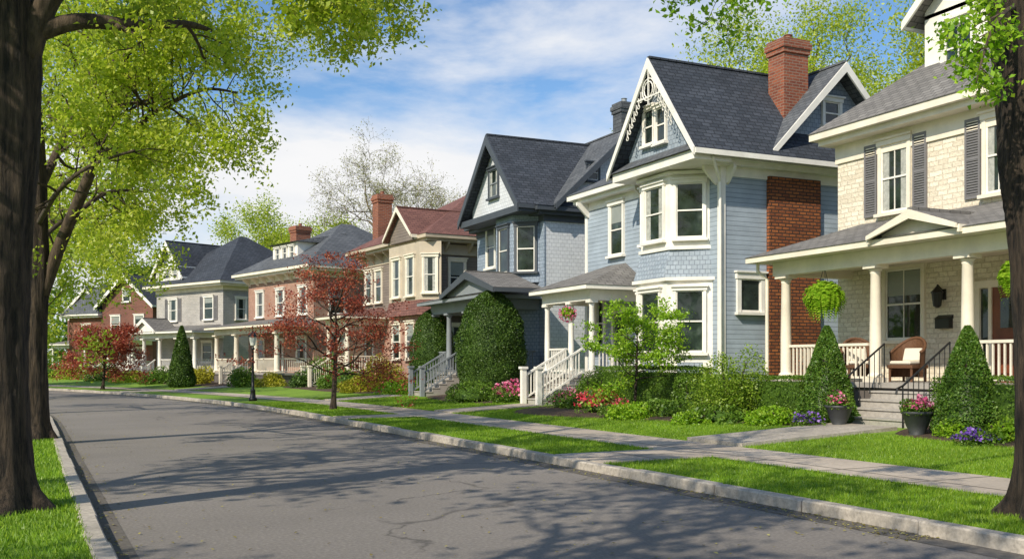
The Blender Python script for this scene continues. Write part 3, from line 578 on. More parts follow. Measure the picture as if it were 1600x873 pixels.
# ================================================================== HOUSE 7 / 8
h=House('red_brick_house','dark red brick house with navy front gable in the distance',9.9,94.8,35)
h.box('wall',M['brickd'],0,9,0,6.6,.2,6.8); gable(h,'x',-.5,9.4,-.5,7.1,6.8,9.7,'rnavy','white',-.02,'brickd',ov=.5,zb=6.7,rb=.3)
for y in (1.7,4.8): window(h,(0,y,4.4),0,1.1,1.5); window(h,(0,y,1.5),0,1.1,1.5)
window(h,(-.02,3.3,7.2),0,.9,1.0); hip(h,-.5,9.5,6.6,12,6.2,9.2,'rslate','white'); h.box('side_wing',M['brickd'],.2,9,6.6,11.5,.2,6.2); window(h,(.2,9,3.8),0,1.1,1.4)
porch(h,-2.2,0,0,6.6,1,3.3,4.2,[.2,3.3,6.4],'white','rgrey',rails=[(.4,3)],steps=(3.6,5.4)); chimney(h,3,4,.6,1.4,8,10.8,mat='brick')
h=House('small_brick_house','small brick and white gabled house, farthest left along the street',7.6,113,40)
h.box('wall',M['brickd'],0,8,0,6,.2,6.6); gable(h,'x',-.5,8.4,-.5,6.5,6.6,9.6,'rgrey','white',-.02,'white',ov=.5,zb=6.2,rb=.3)
for y in (1.5,4.4): window(h,(0,y,4.2),0,1.1,1.4); window(h,(0,y,1.5),0,1.1,1.4)
porch(h,-2.2,0,0,6,1,3.2,4.1,[.2,3,5.8],'white','rgrey',rails=[(.4,2.8)],steps=(3.4,5))
# ------------------------------------------------------------------ trees
RMIN=[.003]
def grow(W,tips,p,d,L_,r,lev,ml,sp=.75,up=.25,kids=3,wob=.2):
    r=max(r,RMIN[0]); n=4; pts=[p.copy()]; rad=[r]
    for i in range(n):
        d=(d+Vector((random.gauss(0,wob),random.gauss(0,wob),random.gauss(0,wob)+up*.15))).normalized(); p=p+d*(L_/n); pts.append(p); rad.append(max(RMIN[0]*.7,r*(1-.5*(i+1)/n)))
    W.tube(pts,rad,6 if r>.05 else (4 if r>.02 else 3))
    if lev>=ml: tips.extend(pts[1:]); return
    for k in range(kids):
        i=random.choice([1,2,3,4,4]); q=d.orthogonal().normalized(); a=random.uniform(0,6.283); w_=d.cross(q); s=q*math.cos(a)+w_*math.sin(a); an=sp*random.uniform(.6,1.25)
        grow(W,tips,pts[i],(d*math.cos(an)+s*math.sin(an)).normalized(),L_*random.uniform(.6,.82),rad[i]*.62,lev+1,ml,sp,up,kids)
def smooth(pts,n=5):
    pts=[Vector(p) for p in pts]; out=[]
    for i in range(len(pts)-1):
        p0=pts[max(i-1,0)];p1=pts[i];p2=pts[i+1];p3=pts[min(i+2,len(pts)-1)]
        for k in range(n):
            t=k/n; out.append(.5*((2*p1)+(p2-p0)*t+(2*p0-5*p1+4*p2-p3)*t*t+(3*p1-p0-3*p2+p3)*t**3))
    return out+[pts[-1]]
def limb(W,tips,pts,r0,r1,nk=6,kL=1.6,ml=2,t0=.25,up=.25,kids=3,n=10,kr=.45,sp=.75):
    q=smooth(pts); m_=len(q); rad=[r0+(r1-r0)*i/(m_-1) for i in range(m_)]; W.tube(q,rad,n)
    for k in range(nk):
        i=min(m_-1,int((t0+(1-t0)*(k+random.random())/nk)*(m_-1))); d=(q[min(i+1,m_-1)]-q[max(i-1,0)]).normalized()
        s=d.orthogonal().normalized(); a=random.uniform(0,6.283); s=s*math.cos(a)+d.cross(s)*math.sin(a)
        grow(W,tips,q[i],(d*.5+s*.85).normalized(),kL*random.uniform(.7,1.2),max(.008,min(rad[i]*kr*1.3,.045)),0,ml,sp,up,kids)
def leaves_at(tips,per,sig):
    t=np.array([tuple(p) for p in tips]); t=np.repeat(t,per,axis=0); return t+rng.normal(size=t.shape)*sig
def finish(T,W,tr,tips,per,sig,size,lm,bm='bark2',base_=None,flt=None):
    b=T.location
    if tr: tr.build('trunk',M['bark'],T,smooth=True,off=b)
    W.build('branches',M[bm],T,smooth=True,off=b)
    pts=leaves_at(tips,per,sig)
    if flt is not None: pts=pts[flt(pts)]
    leafmesh('crown',pts-np.array(b),size,M[lm],T)
def trunk_mb(pts,rad,flare=None,n=36):
    q=smooth(pts,12); m_=len(q); xs=np.linspace(0,len(pts)-1,m_); rr=np.interp(xs,range(len(pts)),rad); mb=MB(); mb.tube(q,list(rr),n)
    vs=[]
    for i,v in enumerate(mb.v):
        c=q[i//n]; k=i%n; a=k/n*6.283; z=v[2]; f=1+.05*math.sin(a*9+z*1.5)+.03*math.sin(a*5-z*2.3)+random.uniform(-.02,.02)
        if flare: h_=max(0,z-flare); f+= .75*math.exp(-h_/.22)*(.75+.45*math.sin(a*5+1))
        vs.append((c.x+(v[0]-c.x)*f,c.y+(v[1]-c.y)*f,z))
    mb.v=vs; return mb
# tree A (left foreground)
A0=at(6,800,10.8); A0.z=.05
T=empty('maple_tree','massive dark trunked tree at left edge nearest the camera','tree',A0)
tr=trunk_mb([A0,at(0,600,10.8),at(4,400,10.8),at(14,200,10.8),at(12,60,10.8),at(-20,-150,10.6)],[.29,.27,.27,.3,.32,.25],.12)
W=MB(); tips=[]
limb(W,tips,[at(35,60,10.8),at(120,34,10.9),at(210,40,11.2),at(290,38,11.8),at(330,48,12.2)],.11,.02,3,.5,2,.3)
limb(W,tips,[at(40,90,10.8),at(70,10,10.8),at(120,-60,10.8),at(170,-160,10.8)],.15,.07,3,1.2,2,.6)
limb(W,tips,[at(60,-60,10.8),at(220,-110,11.5),at(380,-130,12),at(480,-100,12.5),at(560,-60,12.8),at(600,-15,12.8)],.1,.012,12,.6,2,.45,up=-.4)
limb(W,tips,[at(30,-80,10.8),at(200,-90,10.3),at(350,-110,10.3),at(430,-90,10.4),at(480,-50,10.6),at(500,-20,10.7)],.08,.012,7,.4,2,.6,up=-.4)
limb(W,tips,[at(-20,-120,10.6),at(200,-420,10),at(450,-600,10)],.2,.06,10,2.0,2,.3)
limb(W,tips,[at(-20,-120,10.6),at(-100,-420,12),at(-50,-700,13)],.2,.06,8,2.2,2,.2)
finish(T,W,tr,tips,13,.08,.066,'lspring',flt=lambda p:(p[:,2]>5.0))
# tree B (second, with big canopy)
B0=at(56,685,20.9); B0.z=.05
T=empty('maple_tree','second street tree at left with forking limbs and bright yellow green canopy over the road','tree',B0)
tr=trunk_mb([B0,at(54,520,20.9),at(58,420,20.9),at(56,250,20.9),at(46,100,20.9),at(36,-60,20.9)],[.25,.23,.23,.18,.15,.1],.12)
W=MB(); tips=[]; D=20.9
limb(W,tips,[at(66,460,D),at(95,380,D),at(135,285,D-.5),at(160,215,D-.8),at(185,140,D-1),at(205,50,D-1.2),at(220,-30,D-1.2)],.14,.045,24,1.4,3,.4,kids=2)
limb(W,tips,[at(150,250,D-.6),at(205,205,D-1.5),at(260,165,D-2),at(320,140,D-2),at(370,145,D-2)],.07,.018,18,1.0,3,.15,kids=2)
limb(W,tips,[at(172,180,D-.9),at(225,110,D-.5),at(290,60,D),at(330,20,D)],.07,.018,15,1.1,3,.15,kids=2)
limb(W,tips,[at(110,340,D-.2),at(170,300,D+1),at(225,300,D+2)],.06,.018,10,1.0,3,.2,kids=2)
limb(W,tips,[at(60,300,D),at(105,200,D+1.5),at(130,120,D+2.5),at(160,30,D+3)],.1,.03,20,1.4,3,.2,kids=2)
limb(W,tips,[at(60,350,D),at(90,300,D-2),at(140,260,D-3),at(210,235,D-4)],.06,.018,10,1.0,3,.2,kids=2)
limb(W,tips,[at(58,380,D),at(110,340,D+2),at(160,350,D+4)],.06,.018,9,1.2,3,.2,kids=2)
limb(W,tips,[at(50,60,D),at(120,-80,D),at(220,-160,D),at(300,-200,D)],.1,.03,8,1.8,2,.2)
limb(W,tips,[at(45,0,D),at(-60,-160,D),at(-200,-250,D)],.1,.03,5,1.8,2,.2)
finish(T,W,tr,tips,18,.13,.085,'lspring',flt=lambda p:(p[:,2]>2.8))
# more trees on the left, behind
def tree(label,x,y,H,cr,r,ml=3,n=7,per=5,sig=.3,size=.16,lm='lspring',first=.35,kids=3,name='street_tree',group=None,bm='bark2',up=.3,lean=(0,0)):
    z=.05 if x<3 else .3
    T=empty(name,label,'tree',(x,y,z),group=group); W=MB(); tips=[]; b=Vector((x,y,z)); top=b+Vector((lean[0],lean[1],H*.75))
    tr=trunk_mb([b,b.lerp(top,.33)+Vector((random.uniform(-.1,.1),0,0)),b.lerp(top,.66)+Vector((random.uniform(-.2,.2),0,0)),top],[r,r*.8,r*.55,r*.2],z,12)
    for k in range(n):
        t=first+(1-first)*k/n; p=b.lerp(top,t); a=k*2.4+random.random(); d=Vector((math.cos(a),math.sin(a),.7)).normalized(); Lk=cr*(1.15-t*.55)
        grow(W,tips,p,d,Lk*.62,r*.35,0,ml,.65,up,kids)
    finish(T,W,tr,tips,per,sig,size,lm,bm); return T
tree('third tree on the left verge, its trunk hidden behind the two big trunks',-.6,37,12,6.5,.24,n=9,per=22,sig=.32,size=.135,first=.38)
tree('tree on the left verge further down the bend with lime green leaves',-2.6,54,12,6.5,.24,n=9,per=22,sig=.42,size=.18,first=.15)
tree('darker green tree at the far left end of the street',-7,74,12,7,.25,n=8,per=20,sig=.5,size=.25,lm='lmid',first=.12)
# off to the left: the street trees whose shade falls on the road
tree('tree left of the camera shading the foreground road',-4.0,3.2,12,5.2,.3,per=4,sig=.3,size=.22,first=.45)
tree('tree beside the camera on the grass to the left of the nearest trunk',-4.8,12,12,5.2,.3,per=4,sig=.3,size=.22,first=.5)
# tree E (right foreground)
E0=at(1650,830,10.2); E0.z=.08
T=empty('oak_tree','rough dark trunk at the right edge on the verge with roots spreading to the kerb','tree',E0)
tr=trunk_mb([E0,at(1637,700,10.2),at(1632,520,10.2),at(1622,350,10.2),at(1616,250,10.2),at(1604,120,10.2),at(1590,-40,10.2),at(1580,-200,10.2)],[.33,.28,.27,.28,.33,.29,.28,.22],.13)
W=MB(); tips=[]
limb(W,tips,[at(1590,-60,10.2),at(1480,-140,10),at(1350,-160,9.8),at(1240,-140,9.6),at(1160,-90,9.4),at(1115,-20,9.4)],.09,.01,7,.42,2,.72,up=-.3)
limb(W,tips,[at(1590,10,10.2),at(1570,20,9.6),at(1545,60,9.3),at(1525,130,9.2)],.03,.006,6,.22,2,.2,up=-.3)
limb(W,tips,[at(1590,-60,10.2),at(1500,-110,10.8),at(1400,-110,11.2),at(1330,-90,11.4)],.05,.01,5,.35,2,.4,up=-.3)
limb(W,tips,[at(1560,-150,10.2),at(1500,-400,10),at(1400,-600,10)],.15,.05,6,2,2,.5)
finish(T,W,tr,tips,6,.07,.062,'lfresh',flt=lambda p:(p[:,2]>3.9))
# background trees
RMIN[0]=.013
tree('broad half bare tree with pale buds behind the tan house',27.5,81,17,8.6,.55,ml=5,n=13,per=2,sig=.28,size=.12,lm='lpale',first=.3,name='background_tree',up=.15,bm='bark3')
RMIN[0]=.006
tree('tall bright lime tree behind the blue house chimney',35,41,20,8,.4,ml=3,n=11,per=44,sig=.55,size=.15,lm='lspring',first=.35,name='background_tree')
tree('bright tree showing between the blue house and the stone house',41,36,19.5,8,.4,ml=3,n=11,per=40,sig=.55,size=.15,lm='lspring',first=.35,name='background_tree')
tree('round lime tree rising behind the grey and rose brick roofs',22,103,17.5,7.5,.35,per=36,sig=.6,size=.22,first=.3,name='background_tree')
tree('green tree behind the right end of the rose brick roof',27,92,15,5.5,.35,per=28,sig=.5,size=.22,first=.3,name='background_tree',lm='lspring')
tree('leafy tree right behind the small brick house',14,135,15,8,.35,per=22,sig=.6,size=.35,first=.2,name='background_tree',lm='lairy')
tree('lime tree left of the small brick house closing the street',0,132,15,8,.35,per=20,sig=.6,size=.35,first=.1,name='background_tree')
tree('low bushy tree closing the street at far left',-5,105,11,7,.3,per=20,sig=.55,size=.3,first=.1,name='background_tree',lm='lspring')
# distant woodland
pts=[]
for k in range(70):
    a=R(-8+k*1.05); dd=random.uniform(170,230); c=np.array([math.sin(a)*dd,math.cos(a)*dd,0]); H=random.uniform(9,14); n_=600
    q=rng.normal(size=(n_,3)); q=unit(q)*rng.uniform(.7,1,(n_,1))*np.array([6,6,H/2]); q[:,2]+=H/2; pts.append(q+c)
tag(leafmesh('woodland',np.concatenate(pts),1.0,M['lmid']),'distant band of green trees behind all the houses','trees',kind='stuff')
# red maples, ornamental trees
def smalltree(name,label,base_,H,cr,lm,n=9,per=9,sig=.18,size=.11,r=.07,ml=2,first=.32,flat=.35,kids=3,vs=1.0):
    T=empty(name,label,'tree',base_); b=Vector(base_); W=MB(); tips=[]; top=b+Vector((.1,0,H*.7)); tr=trunk_mb([b,b.lerp(top,.5)+Vector((.06,.05,0)),top],[r,r*.8,r*.3],b.z,10)
    for k in range(n):
        t=first+(1-first)*k/n; a=k*2.4+random.random()*.6; d=Vector((math.cos(a),math.sin(a),flat+.5*t)).normalized(); grow(W,tips,b.lerp(top,t),d,cr*(1.0-.35*t)*.6,r*.45,0,ml,.6,.1,kids)
    finish(T,W,tr,tips,per,np.array([sig,sig,sig*vs]),size,lm,'bark')
smalltree('japanese_maple','red leaved maple with slim dark trunk on the verge before the rose brick house',(9.15,33.3,.1),4.9,2.95,'lred',n=16,per=18,sig=.19,size=.08,r=.09,first=.32,kids=3,flat=.15,vs=.3)
smalltree('japanese_maple','smaller round red maple far down the street',(4.0,65.5,.1),3.8,2.6,'lred',n=14,per=26,sig=.22,size=.12,r=.09,first=.22,vs=.5)
smalltree('dogwood_tree','slender fresh green ornamental tree in the bed before the blue house bay',(14.8,23.6,.3),3.3,1.75,'lfresh',n=14,per=17,sig=.13,size=.08,r=.04,first=.4,kids=3,flat=.05,vs=.3)
# ------------------------------------------------------------------ shrubs
def shape_pts(kind,n,rx,ry,H):
    if kind=='cone' or kind=='egg':
        t=rng.uniform(0,1,n)**(1.25 if kind=='cone' else 1.0); 
        if kind=='cone': rr=np.clip(1.02-t,0,1)**.72*np.minimum(1,(t+.06)*8)**.4
        else:
            t=1-np.where(rng.uniform(size=n)<.3,rng.uniform(0,1,n)**2.2,1-t)
            rr=np.where(t<.42,1-.18*((.42-t)/.42)**2,np.clip(1-np.abs((t-.42)/.58)**2.3,0,1)**.6)
        a=rng.uniform(0,6.283,n); bump_=1+.035*np.sin(a*5+t*14)+.03*np.sin(a*3-t*23)+.025*rng.normal(size=n)
        k=rr*bump_*np.where(rng.uniform(size=n)<.2,rng.uniform(.6,1,n),rng.uniform(.93,1.02,n))
        return np.stack([np.cos(a)*k*rx,np.sin(a)*k*ry,t*H],1)
    if kind=='box':
        q=rng.uniform(-1,1,(n,3)); f=rng.integers(0,5,n); 
        q[f==0,0]=-1;q[f==1,0]=1;q[f==2,1]=-1;q[f==3,1]=1;q[f==4,2]=1
        q*=(1+rng.normal(size=(n,1))*.02); w_=.03*np.sin(q[:,1:2]*ry*3)+.03*np.sin(q[:,0:1]*5); q[:,2]=(q[:,2]+1)/2; q[:,2:3]+=w_*q[:,2:3]*.7
        return q*np.array([rx,ry,H])
    nl=14; c=unit(rng.normal(size=(nl,3)))*rng.uniform(.35,.72,(nl,1)); c[:,2]=np.abs(c[:,2]); i=rng.integers(0,nl,n); q=unit(rng.normal(size=(n,3)))*rng.uniform(.75,1.05,(n,1))*.42
    q=c[i]+q; q[:,2]=np.clip(q[:,2],0,None); return q*np.array([rx,ry,H/1.05])
def shrub(name,label,x,y,rx,H,lm,kind='blob',n=4500,size=.07,ry=None,flower=None,fn=250,group=None,stem=.04,rz=0,cat='shrub',up=.4):
    z=gz(x,y)+.01; T=empty(name,label,cat,(x,y,z),rz,group=group); ry=ry or rx
    p=shape_pts(kind,n,rx,ry,H); leafmesh('foliage',p,size,M[lm],T,up=up)
    k=MB()
    for i in range(5): a=i*1.26; k.tube([(0,0,-.03),(math.cos(a)*rx*.25,math.sin(a)*rx*.25,H*.35),(math.cos(a)*rx*.5,math.sin(a)*rx*.5,H*.65)],[stem,stem*.7,stem*.4],5)
    k.build('stems',M['bark'],T)
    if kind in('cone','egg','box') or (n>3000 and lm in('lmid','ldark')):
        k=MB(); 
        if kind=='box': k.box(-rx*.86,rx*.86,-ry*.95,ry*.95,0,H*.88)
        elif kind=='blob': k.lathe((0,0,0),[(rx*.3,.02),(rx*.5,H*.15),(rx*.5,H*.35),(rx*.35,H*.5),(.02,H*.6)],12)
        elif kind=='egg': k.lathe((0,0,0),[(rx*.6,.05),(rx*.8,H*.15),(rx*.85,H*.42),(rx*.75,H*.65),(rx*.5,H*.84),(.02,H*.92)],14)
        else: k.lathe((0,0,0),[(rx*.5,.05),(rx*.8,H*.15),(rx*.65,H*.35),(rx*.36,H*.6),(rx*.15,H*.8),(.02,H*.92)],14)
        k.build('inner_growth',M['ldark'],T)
    if flower:
        q=shape_pts(kind,fn*3,rx*1.04,ry*1.04,H*1.03); q=q[q[:,2]>H*.3][:fn]; leafmesh('blossoms',q,size*1.3,M[flower],T,asp=1.0,up=1)
    return T
def S_(name,label,px,X,*a,**k): return shrub(name,label,X,onX(px,X),*a,**k)
S_('conical_spruce','clipped conical evergreen left of the stone house steps',1292,15.6,.66,2.1,'lcone','cone',24000,.045)
S_('conical_spruce','clipped conical evergreen right of the stone house steps',1512,15.4,.66,1.98,'lcone','cone',24000,.042)
S_('egg_yew','tall egg shaped dark evergreen in front of the slate blue house',767,15.9,1.3,4.05,'ldark','egg',48000,.06)
S_('egg_yew','slimmer egg shaped evergreen left of the slate blue house steps',675,16.3,.98,3.7,'ldark','egg',30000,.06)
shrub('narrow_cypress','narrow dark pointed evergreen far down the street',8.4,64.6,.85,3.7,'ldark','cone',12000,.1)
S_('clipped_hedge','low clipped hedge beneath the stone house porch railing',1190,16.1,.45,.95,'lmid','box',17000,.045,ry=1.9)
S_('clipped_hedge','clipped dark hedge under the blue house bay window',1015,16.2,.5,1.15,'lmid','box',24000,.046,ry=2.3)
S_('clipped_hedge','dark shrub hedge at right edge beside the second porch rail',1585,15.9,.5,1.0,'lmid','box',13000,.042,ry=1.4)
S_('leafy_shrub','airy yellow green shrub between the blue house and the stone porch',1138,15.2,1.05,2.05,'lairy','blob',11000,.06,stem=.02)
S_('round_shrub','small dark round shrub by the blue house steps',925,15.4,.75,1.2,'lmid','blob',7000,.06)
S_('round_shrub','rounded green shrub between the hedge and the airy shrub',1078,15.6,.6,1.1,'lmid','blob',6500,.055)
S_('azalea','red and pink flowering azalea in the blue house bed',938,14.2,.75,.7,'lmid','blob',3800,.06,flower='redf',fn=560,cat='flower bush')
S_('azalea','low pink flowering shrub at the left corner of the blue house bed',885,14.6,.7,.65,'lmid','blob',3200,.06,flower='pink',fn=240,cat='flower bush')
S_('azalea','pink azalea right of the big egg shaped evergreen',795,15.0,.8,.75,'lmid','blob',3500,.07,flower='pink',fn=600,cat='flower bush')
S_('azalea','small red flowered clump beneath the dogwood tree',965,13.7,.5,.5,'lmid','blob',2000,.05,flower='redf',fn=260,cat='flower bush')
S_('perennial_clump','spiky green perennial clump below the dogwood tree',990,13.8,.7,.45,'lfresh','blob',3000,.08,up=0,cat='plant')
S_('perennial_clump','leafy dark plants between the two azaleas of the blue house bed',912,14.7,.6,.55,'lmid','blob',3000,.07,up=0,cat='plant')
S_('perennial_clump','low leafy plants below the clipped bay hedge',1045,14.7,.9,.5,'lmid','blob',3500,.07,up=0,cat='plant')
S_('perennial_clump','low green perennials at the foot of the left conical evergreen',1215,14.9,.8,.4,'lfresh','blob',3000,.07,up=0,cat='plant')
S_('perennial_clump','broad leaved low plants edging the bed below the airy shrub',1125,14.5,.9,.4,'lmid','blob',3500,.08,up=0,cat='plant')
S_('perennial_clump','small leafy clump at the front edge of the bed left of the airy shrub',1085,13.9,.6,.3,'lfresh','blob',2200,.06,up=0,cat='plant')
S_('perennial_clump','fresh green clump beside the right flower pot',1490,14.9,.35,.4,'lfresh','blob',1600,.06,up=0,cat='plant')
S_('perennial_clump','pale green clump at right frame edge',1568,14.8,.4,.45,'lfresh','blob',1800,.06,up=0,cat='plant')
S_('iris_clump','violet flowers at the foot of the left conical evergreen',1262,14.7,.4,.35,'lmid','blob',1500,.045,flower='violet',fn=240,cat='flowers')
S_('iris_clump','violet flowers at the foot of the right conical evergreen',1528,14.3,.45,.3,'lmid','blob',1500,.042,flower='violet',fn=240,cat='flowers')
S_('yellow_shrub','golden yellow shrub left of the slate blue house steps',600,15.0,1.4,1.7,'lyel','blob',9000,.085)
S_('yellow_shrub','second golden shrub low beside the verge maple',560,14.0,1.1,.9,'lyel','blob',4500,.085)
S_('round_shrub','dark green mound right of the verge maple trunk',515,15.0,1.9,2.1,'lmid','blob',10000,.1)
S_('round_shrub','low spreading green shrub in front of the big egg shaped evergreen',738,14.2,1.25,.85,'lmid','blob',8000,.07)
S_('round_shrub','green shrub left of the slate blue house steps',622,14.6,1.0,.8,'lfresh','blob',5500,.08)
S_('round_shrub','rounded green bush left of the lamp post',445,15.5,1.6,1.5,'lmid','blob',6000,.11)
S_('round_shrub','tall clipped bush behind the lamp post',374,14.5,1.3,2.6,'lmid','egg',7000,.12)
S_('round_shrub','bush joining the tall clipped bush on its right',405,13.5,1.0,1.5,'ldark','blob',4500,.11)
for i,(x,y,rx,H,lm,lb) in enumerate([(11.2,60.5,1.2,1.1,'lmid','low bush between the lamp post and the narrow evergreen'),(9.9,67.5,1.4,1.3,'lyel','yellowish bush by the grey house steps'),(8.0,72,1.3,1.2,'lmid','green bush below the grey house porch left end'),(6.4,77,1.4,1.1,'lspring','lime bush left of the grey house porch'),(5.2,83,1.6,1.5,'lmid','dark bush before the dark red brick house'),(3.3,90,1.7,1.5,'lspring','pale bush behind the small red maple'),(1.5,98,2,1.9,'lmid','large bush in front of the farthest house'),(13.6,55,1.2,1.0,'ldark','dark low bush before the rose brick house porch'),(12.6,58.6,1.0,.9,'lyel','small golden bush at the rose brick house path'),(14.4,51,1.2,1.3,'lmid','green bush at the left end of the tan house'),(15.2,47.3,1.1,1.3,'ldark','dark bush under the tan house bay')]):
    shrub('round_shrub',lb,x,y,rx,H,lm,'blob',4200,.12)
# ------------------------------------------------------------------ pots, ferns, chairs, lamp
def potplant(label,px,X,dz=0,ry=.26):
    y=onX(px,X); z=gz(X,y)+dz; T=empty('flower_pot',label,'flower pot',(X,y,z)); k=MB(); k.lathe((0,0,0),[(.14,0),(.16,.03),(.13,.06),(.2,.2),(.26,.4),(.29,.42),(.29,.46),(.25,.46),(.23,.4),(.02,.39)],20); k.build('pot',M['pot'],T,smooth=True)
    p=shape_pts('blob',1500,.36,.36,.34); p[:,2]+=.4; leafmesh('foliage',p,.06,M['lmid'],T); q=shape_pts('blob',420,.4,.4,.4); q=q[q[:,2]>.12]; q[:,2]+=.4; leafmesh('blossoms',q,.06,M['pink'],T,asp=1,up=1)
potplant('dark urn of pink flowers left of the stone house steps',1311,15.15); potplant('dark urn of pink flowers right of the stone house steps',1433,14.8)
def fern(name,label,loc,rad,drop,n=70,lm='lfresh',flower=None,chain=.8):
    T=empty(name,label,'hanging plant',loc); k=MB(); k.lathe((0,0,0),[(.08,-.12),(.17,-.04),(.2,.06),(.2,.08),(.02,.07)],14); k.build('basket',M['wicker'],T)
    k=MB()
    for a in (0,2.09,4.19): k.tube([(.19*math.cos(a),.19*math.sin(a),.07),(0,0,chain)],[.006,.006],4)
    k.build('hanger',M['black'],T); V=[]
    for i in range(n):
        a=rng.uniform(0,6.283); el=rng.uniform(0,1.45); R_=rad*rng.uniform(.75,1.05); m_=22; W_=rng.uniform(.7,1.8)
        for j in range(m_):
            t=j/(m_-1); r=R_*math.sin(min(1.57,t*2.2))*math.cos(el)**.6*rng.uniform(.96,1.04)*(1-.35*max(0,t-.6)/.4); z=.05+math.sin(el)*R_*.95*math.sin(t*1.9)-drop*W_*t*t; c=np.array([r*math.cos(a),r*math.sin(a),z])
            w_=.06*math.sin(math.pi*min(1,t*.9+.12)); s=np.array([-math.sin(a),math.cos(a),-.35]); f=np.array([math.cos(a)*.6,math.sin(a)*.6,-.8*t])*.024
            for sg in (-1,1): V+= [c-f,c+s*[sg,sg,1]*w_*.6-f*.8,c+s*[sg,sg,1]*w_+f*.6,c+f]
    fastmesh('fronds',np.array(V),4,M[lm],T)
    if flower: q=unit(rng.normal(size=(160,3)))*np.array([.3,.3,.28]); leafmesh('blossoms',q,.07,M[flower],T,asp=1)
def hang(name,label,px,py,X,rad,drop,**k):
    y=onX(px,X); v=ray(px,py); loc=Vector((X,y,HC+v.z*X/v.x)); fern(name,label,loc,rad,drop,**k)
hang('hanging_fern','large hanging fern under the left end of the stone house porch',1288,462,17.1,.5,.46,chain=.7,n=640)
hang('hanging_fern','hanging fern half hidden by the right tree trunk',1592,430,17.1,.42,.4,chain=.5,n=300)
hang('hanging_basket','small hanging basket of pink flowers on the blue house porch',887,490,16.5,.28,.18,n=110,flower='pink',chain=.6)
def wicker_chair(label,x,y,z,rz):
    T=empty('wicker_chair',label,'chair',(x,y,z),rz); k=MB(); k.box(-.3,.3,-.33,.33,.3,.38); k.build('seat',M['wicker'],T,bevel=.01)
    A=[]
    for i in range(13): a=R(-100+200*i/12); A.append((.34*math.cos(a)-.02,.38*math.sin(a)))
    hh=lambda j:.66+.34*max(0,math.sin(math.pi*j/12))**1.5
    k=MB()
    for i in range(12):
        p,q=A[i],A[i+1]; i0,i1=hh(i),hh(i+1)
        k.add([(p[0],p[1],.1),(q[0],q[1],.1),(q[0]*1.1,q[1]*1.1,i1),(p[0]*1.1,p[1]*1.1,i0),(p[0]*.9,p[1]*.9,.1),(q[0]*.9,q[1]*.9,.1),(q[0],q[1],i1),(p[0],p[1],i0)],[(0,1,2,3),(5,4,7,6),(3,2,6,7),(1,0,4,5)])
    k.build('backrest',M['wicker'],T)
    k=MB(); k.tube([(p[0]*1.05,p[1]*1.05,hh(i)) for i,p in enumerate(A)],[.035]*13,8); k.build('arm_rim',M['wicker'],T,smooth=True)
    for a,b in ((-.25,-.28),(-.25,.28),(.25,-.28),(.25,.28)): k=MB(); k.tube([(a,b,0),(a,b,.3)],[.028,.032],8); k.build('leg',M['wicker'],T)
    k=MB(); k.box(-.3,.22,-.27,.27,.385,.47); k.build('cushion',M['cushion'],T,bevel=.03); k=MB(); k.prism([(.1,-.22,.47),(.18,-.22,.47),(.27,-.22,.76),(.19,-.22,.76)],(0,.44,0)); k.build('back_cushion',M['cushion'],T,bevel=.02)
wicker_chair('brown wicker armchair with cushions on the stone house porch near the steps',18.0,onX(1418,18.0),1.245,R(8)); wicker_chair('brown wicker armchair at the left end of the stone house porch',17.5,onX(1342,17.5),1.245,R(60))
lp=(8.35,42.6,.12); T=empty('street_lamp','black post lamp with glass lantern on the verge','street lamp',lp); k=MB()
k.lathe((0,0,0),[(.17,0),(.17,.12),(.12,.16),(.1,.4),(.12,.43),(.06,.5),(.05,1.2),(.045,2.1),(.08,2.13),(.08,2.17),(.04,2.2),(.05,2.26)],14); k.build('post',M['black'],T,smooth=True)
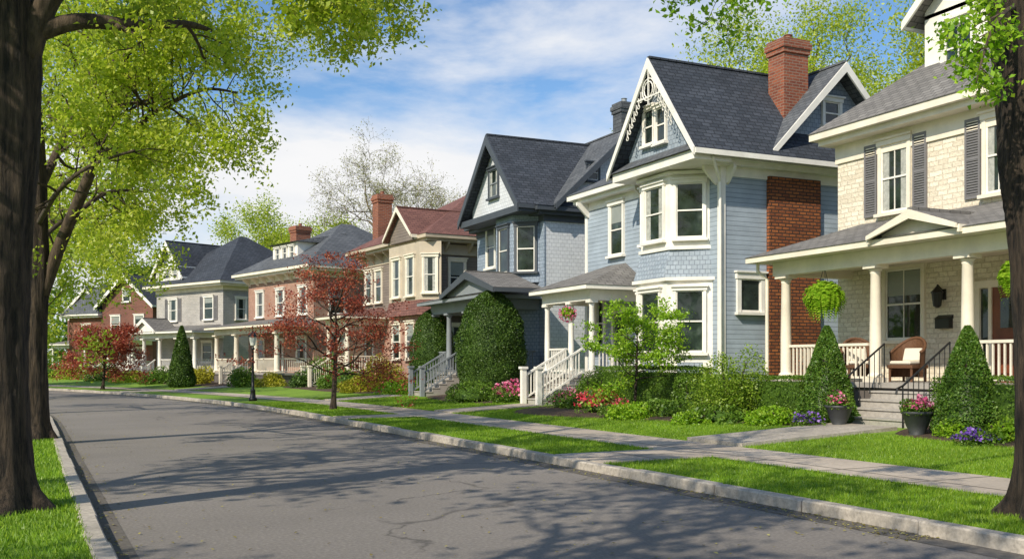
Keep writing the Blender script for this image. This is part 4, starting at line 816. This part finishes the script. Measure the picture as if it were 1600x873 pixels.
k=MB(); k.lathe((0,0,0),[(.06,2.26),(.1,2.29),(.16,2.62),(.15,2.63)],8); k.build('lantern_glass',M['lampglass'],T); k=MB(); k.lathe((0,0,0),[(.2,2.63),(.19,2.67),(.08,2.8),(.03,2.83),(.04,2.87),(.005,2.95)],8); k.build('lantern_cap',M['black'],T)
# ------------------------------------------------------------------ grass blades
def blades(name,label,L0,L1,Y0,Y1,n,hgt=.05,holes=()):
    u=rng.uniform(0,1,n)**1.6; Y=Y0+(Y1-Y0)*u; l=rng.uniform(L0,L1,n); keep=np.ones(n,bool)
    for a,b,c,d in holes: keep&=~((l>a)&(l<b)&(Y>c)&(Y<d))
    Y=Y[keep]; l=l[keep]; n=len(l); q=np.maximum(0,Y-30); cx=-.0045*q*q; an=np.arctan(.009*q); x=cx+l*np.cos(an); y=Y+l*np.sin(an); z=np.interp(l,[-60,8,11.6,13,16,60],[.1,.12,.15,.22,.38,.4])-.01
    p=np.stack([x,y,z],1); a=rng.uniform(0,6.283,n); wd=np.stack([np.cos(a),np.sin(a),0*a],1)*(.006+.006*u[keep])[:,None]; tip=np.stack([rng.normal(size=n)*.018,rng.normal(size=n)*.018,hgt*rng.uniform(.6,1.3,n)],1)
    V=np.stack([p-wd,p+wd,p+tip],1).reshape(-1,3); tag(fastmesh(name,V,3,M['blade']),label,'grass',kind='stuff')
blades('grass_blades','short grass of the left verge',-2.5,.48,6.5,30,62000)
blades('grass_blades','short grass of the right verge between kerb and pavement',7.96,10.02,5.5,40,90000,holes=[(0,20,13.6,15.2),(0,20,27.5,29)])
blades('grass_blades','short grass of the front lawns',11.58,14.6,7,42,140000,holes=[(0,20,14.9,16.6),(0,20,28.8,30.3),(0,20,39.2,40.6)])
n=2600; Yl=7+45*rng.uniform(0,1,n)**1.5; sd_=rng.uniform(size=n); l=np.where(sd_<.55,7.76-np.abs(rng.normal(size=n))*.25,np.where(sd_<.75,.66+np.abs(rng.normal(size=n))*.2,rng.uniform(.8,7.5,n)))
p=np.stack([l-.0045*np.maximum(0,Yl-30)**2,Yl,np.full(n,.014)],1); tag(leafmesh('leaf_litter',p,.04,M['litter'],up=6),'tiny fallen buds and leaves along the gutters of the road','fallen leaves',kind='stuff')
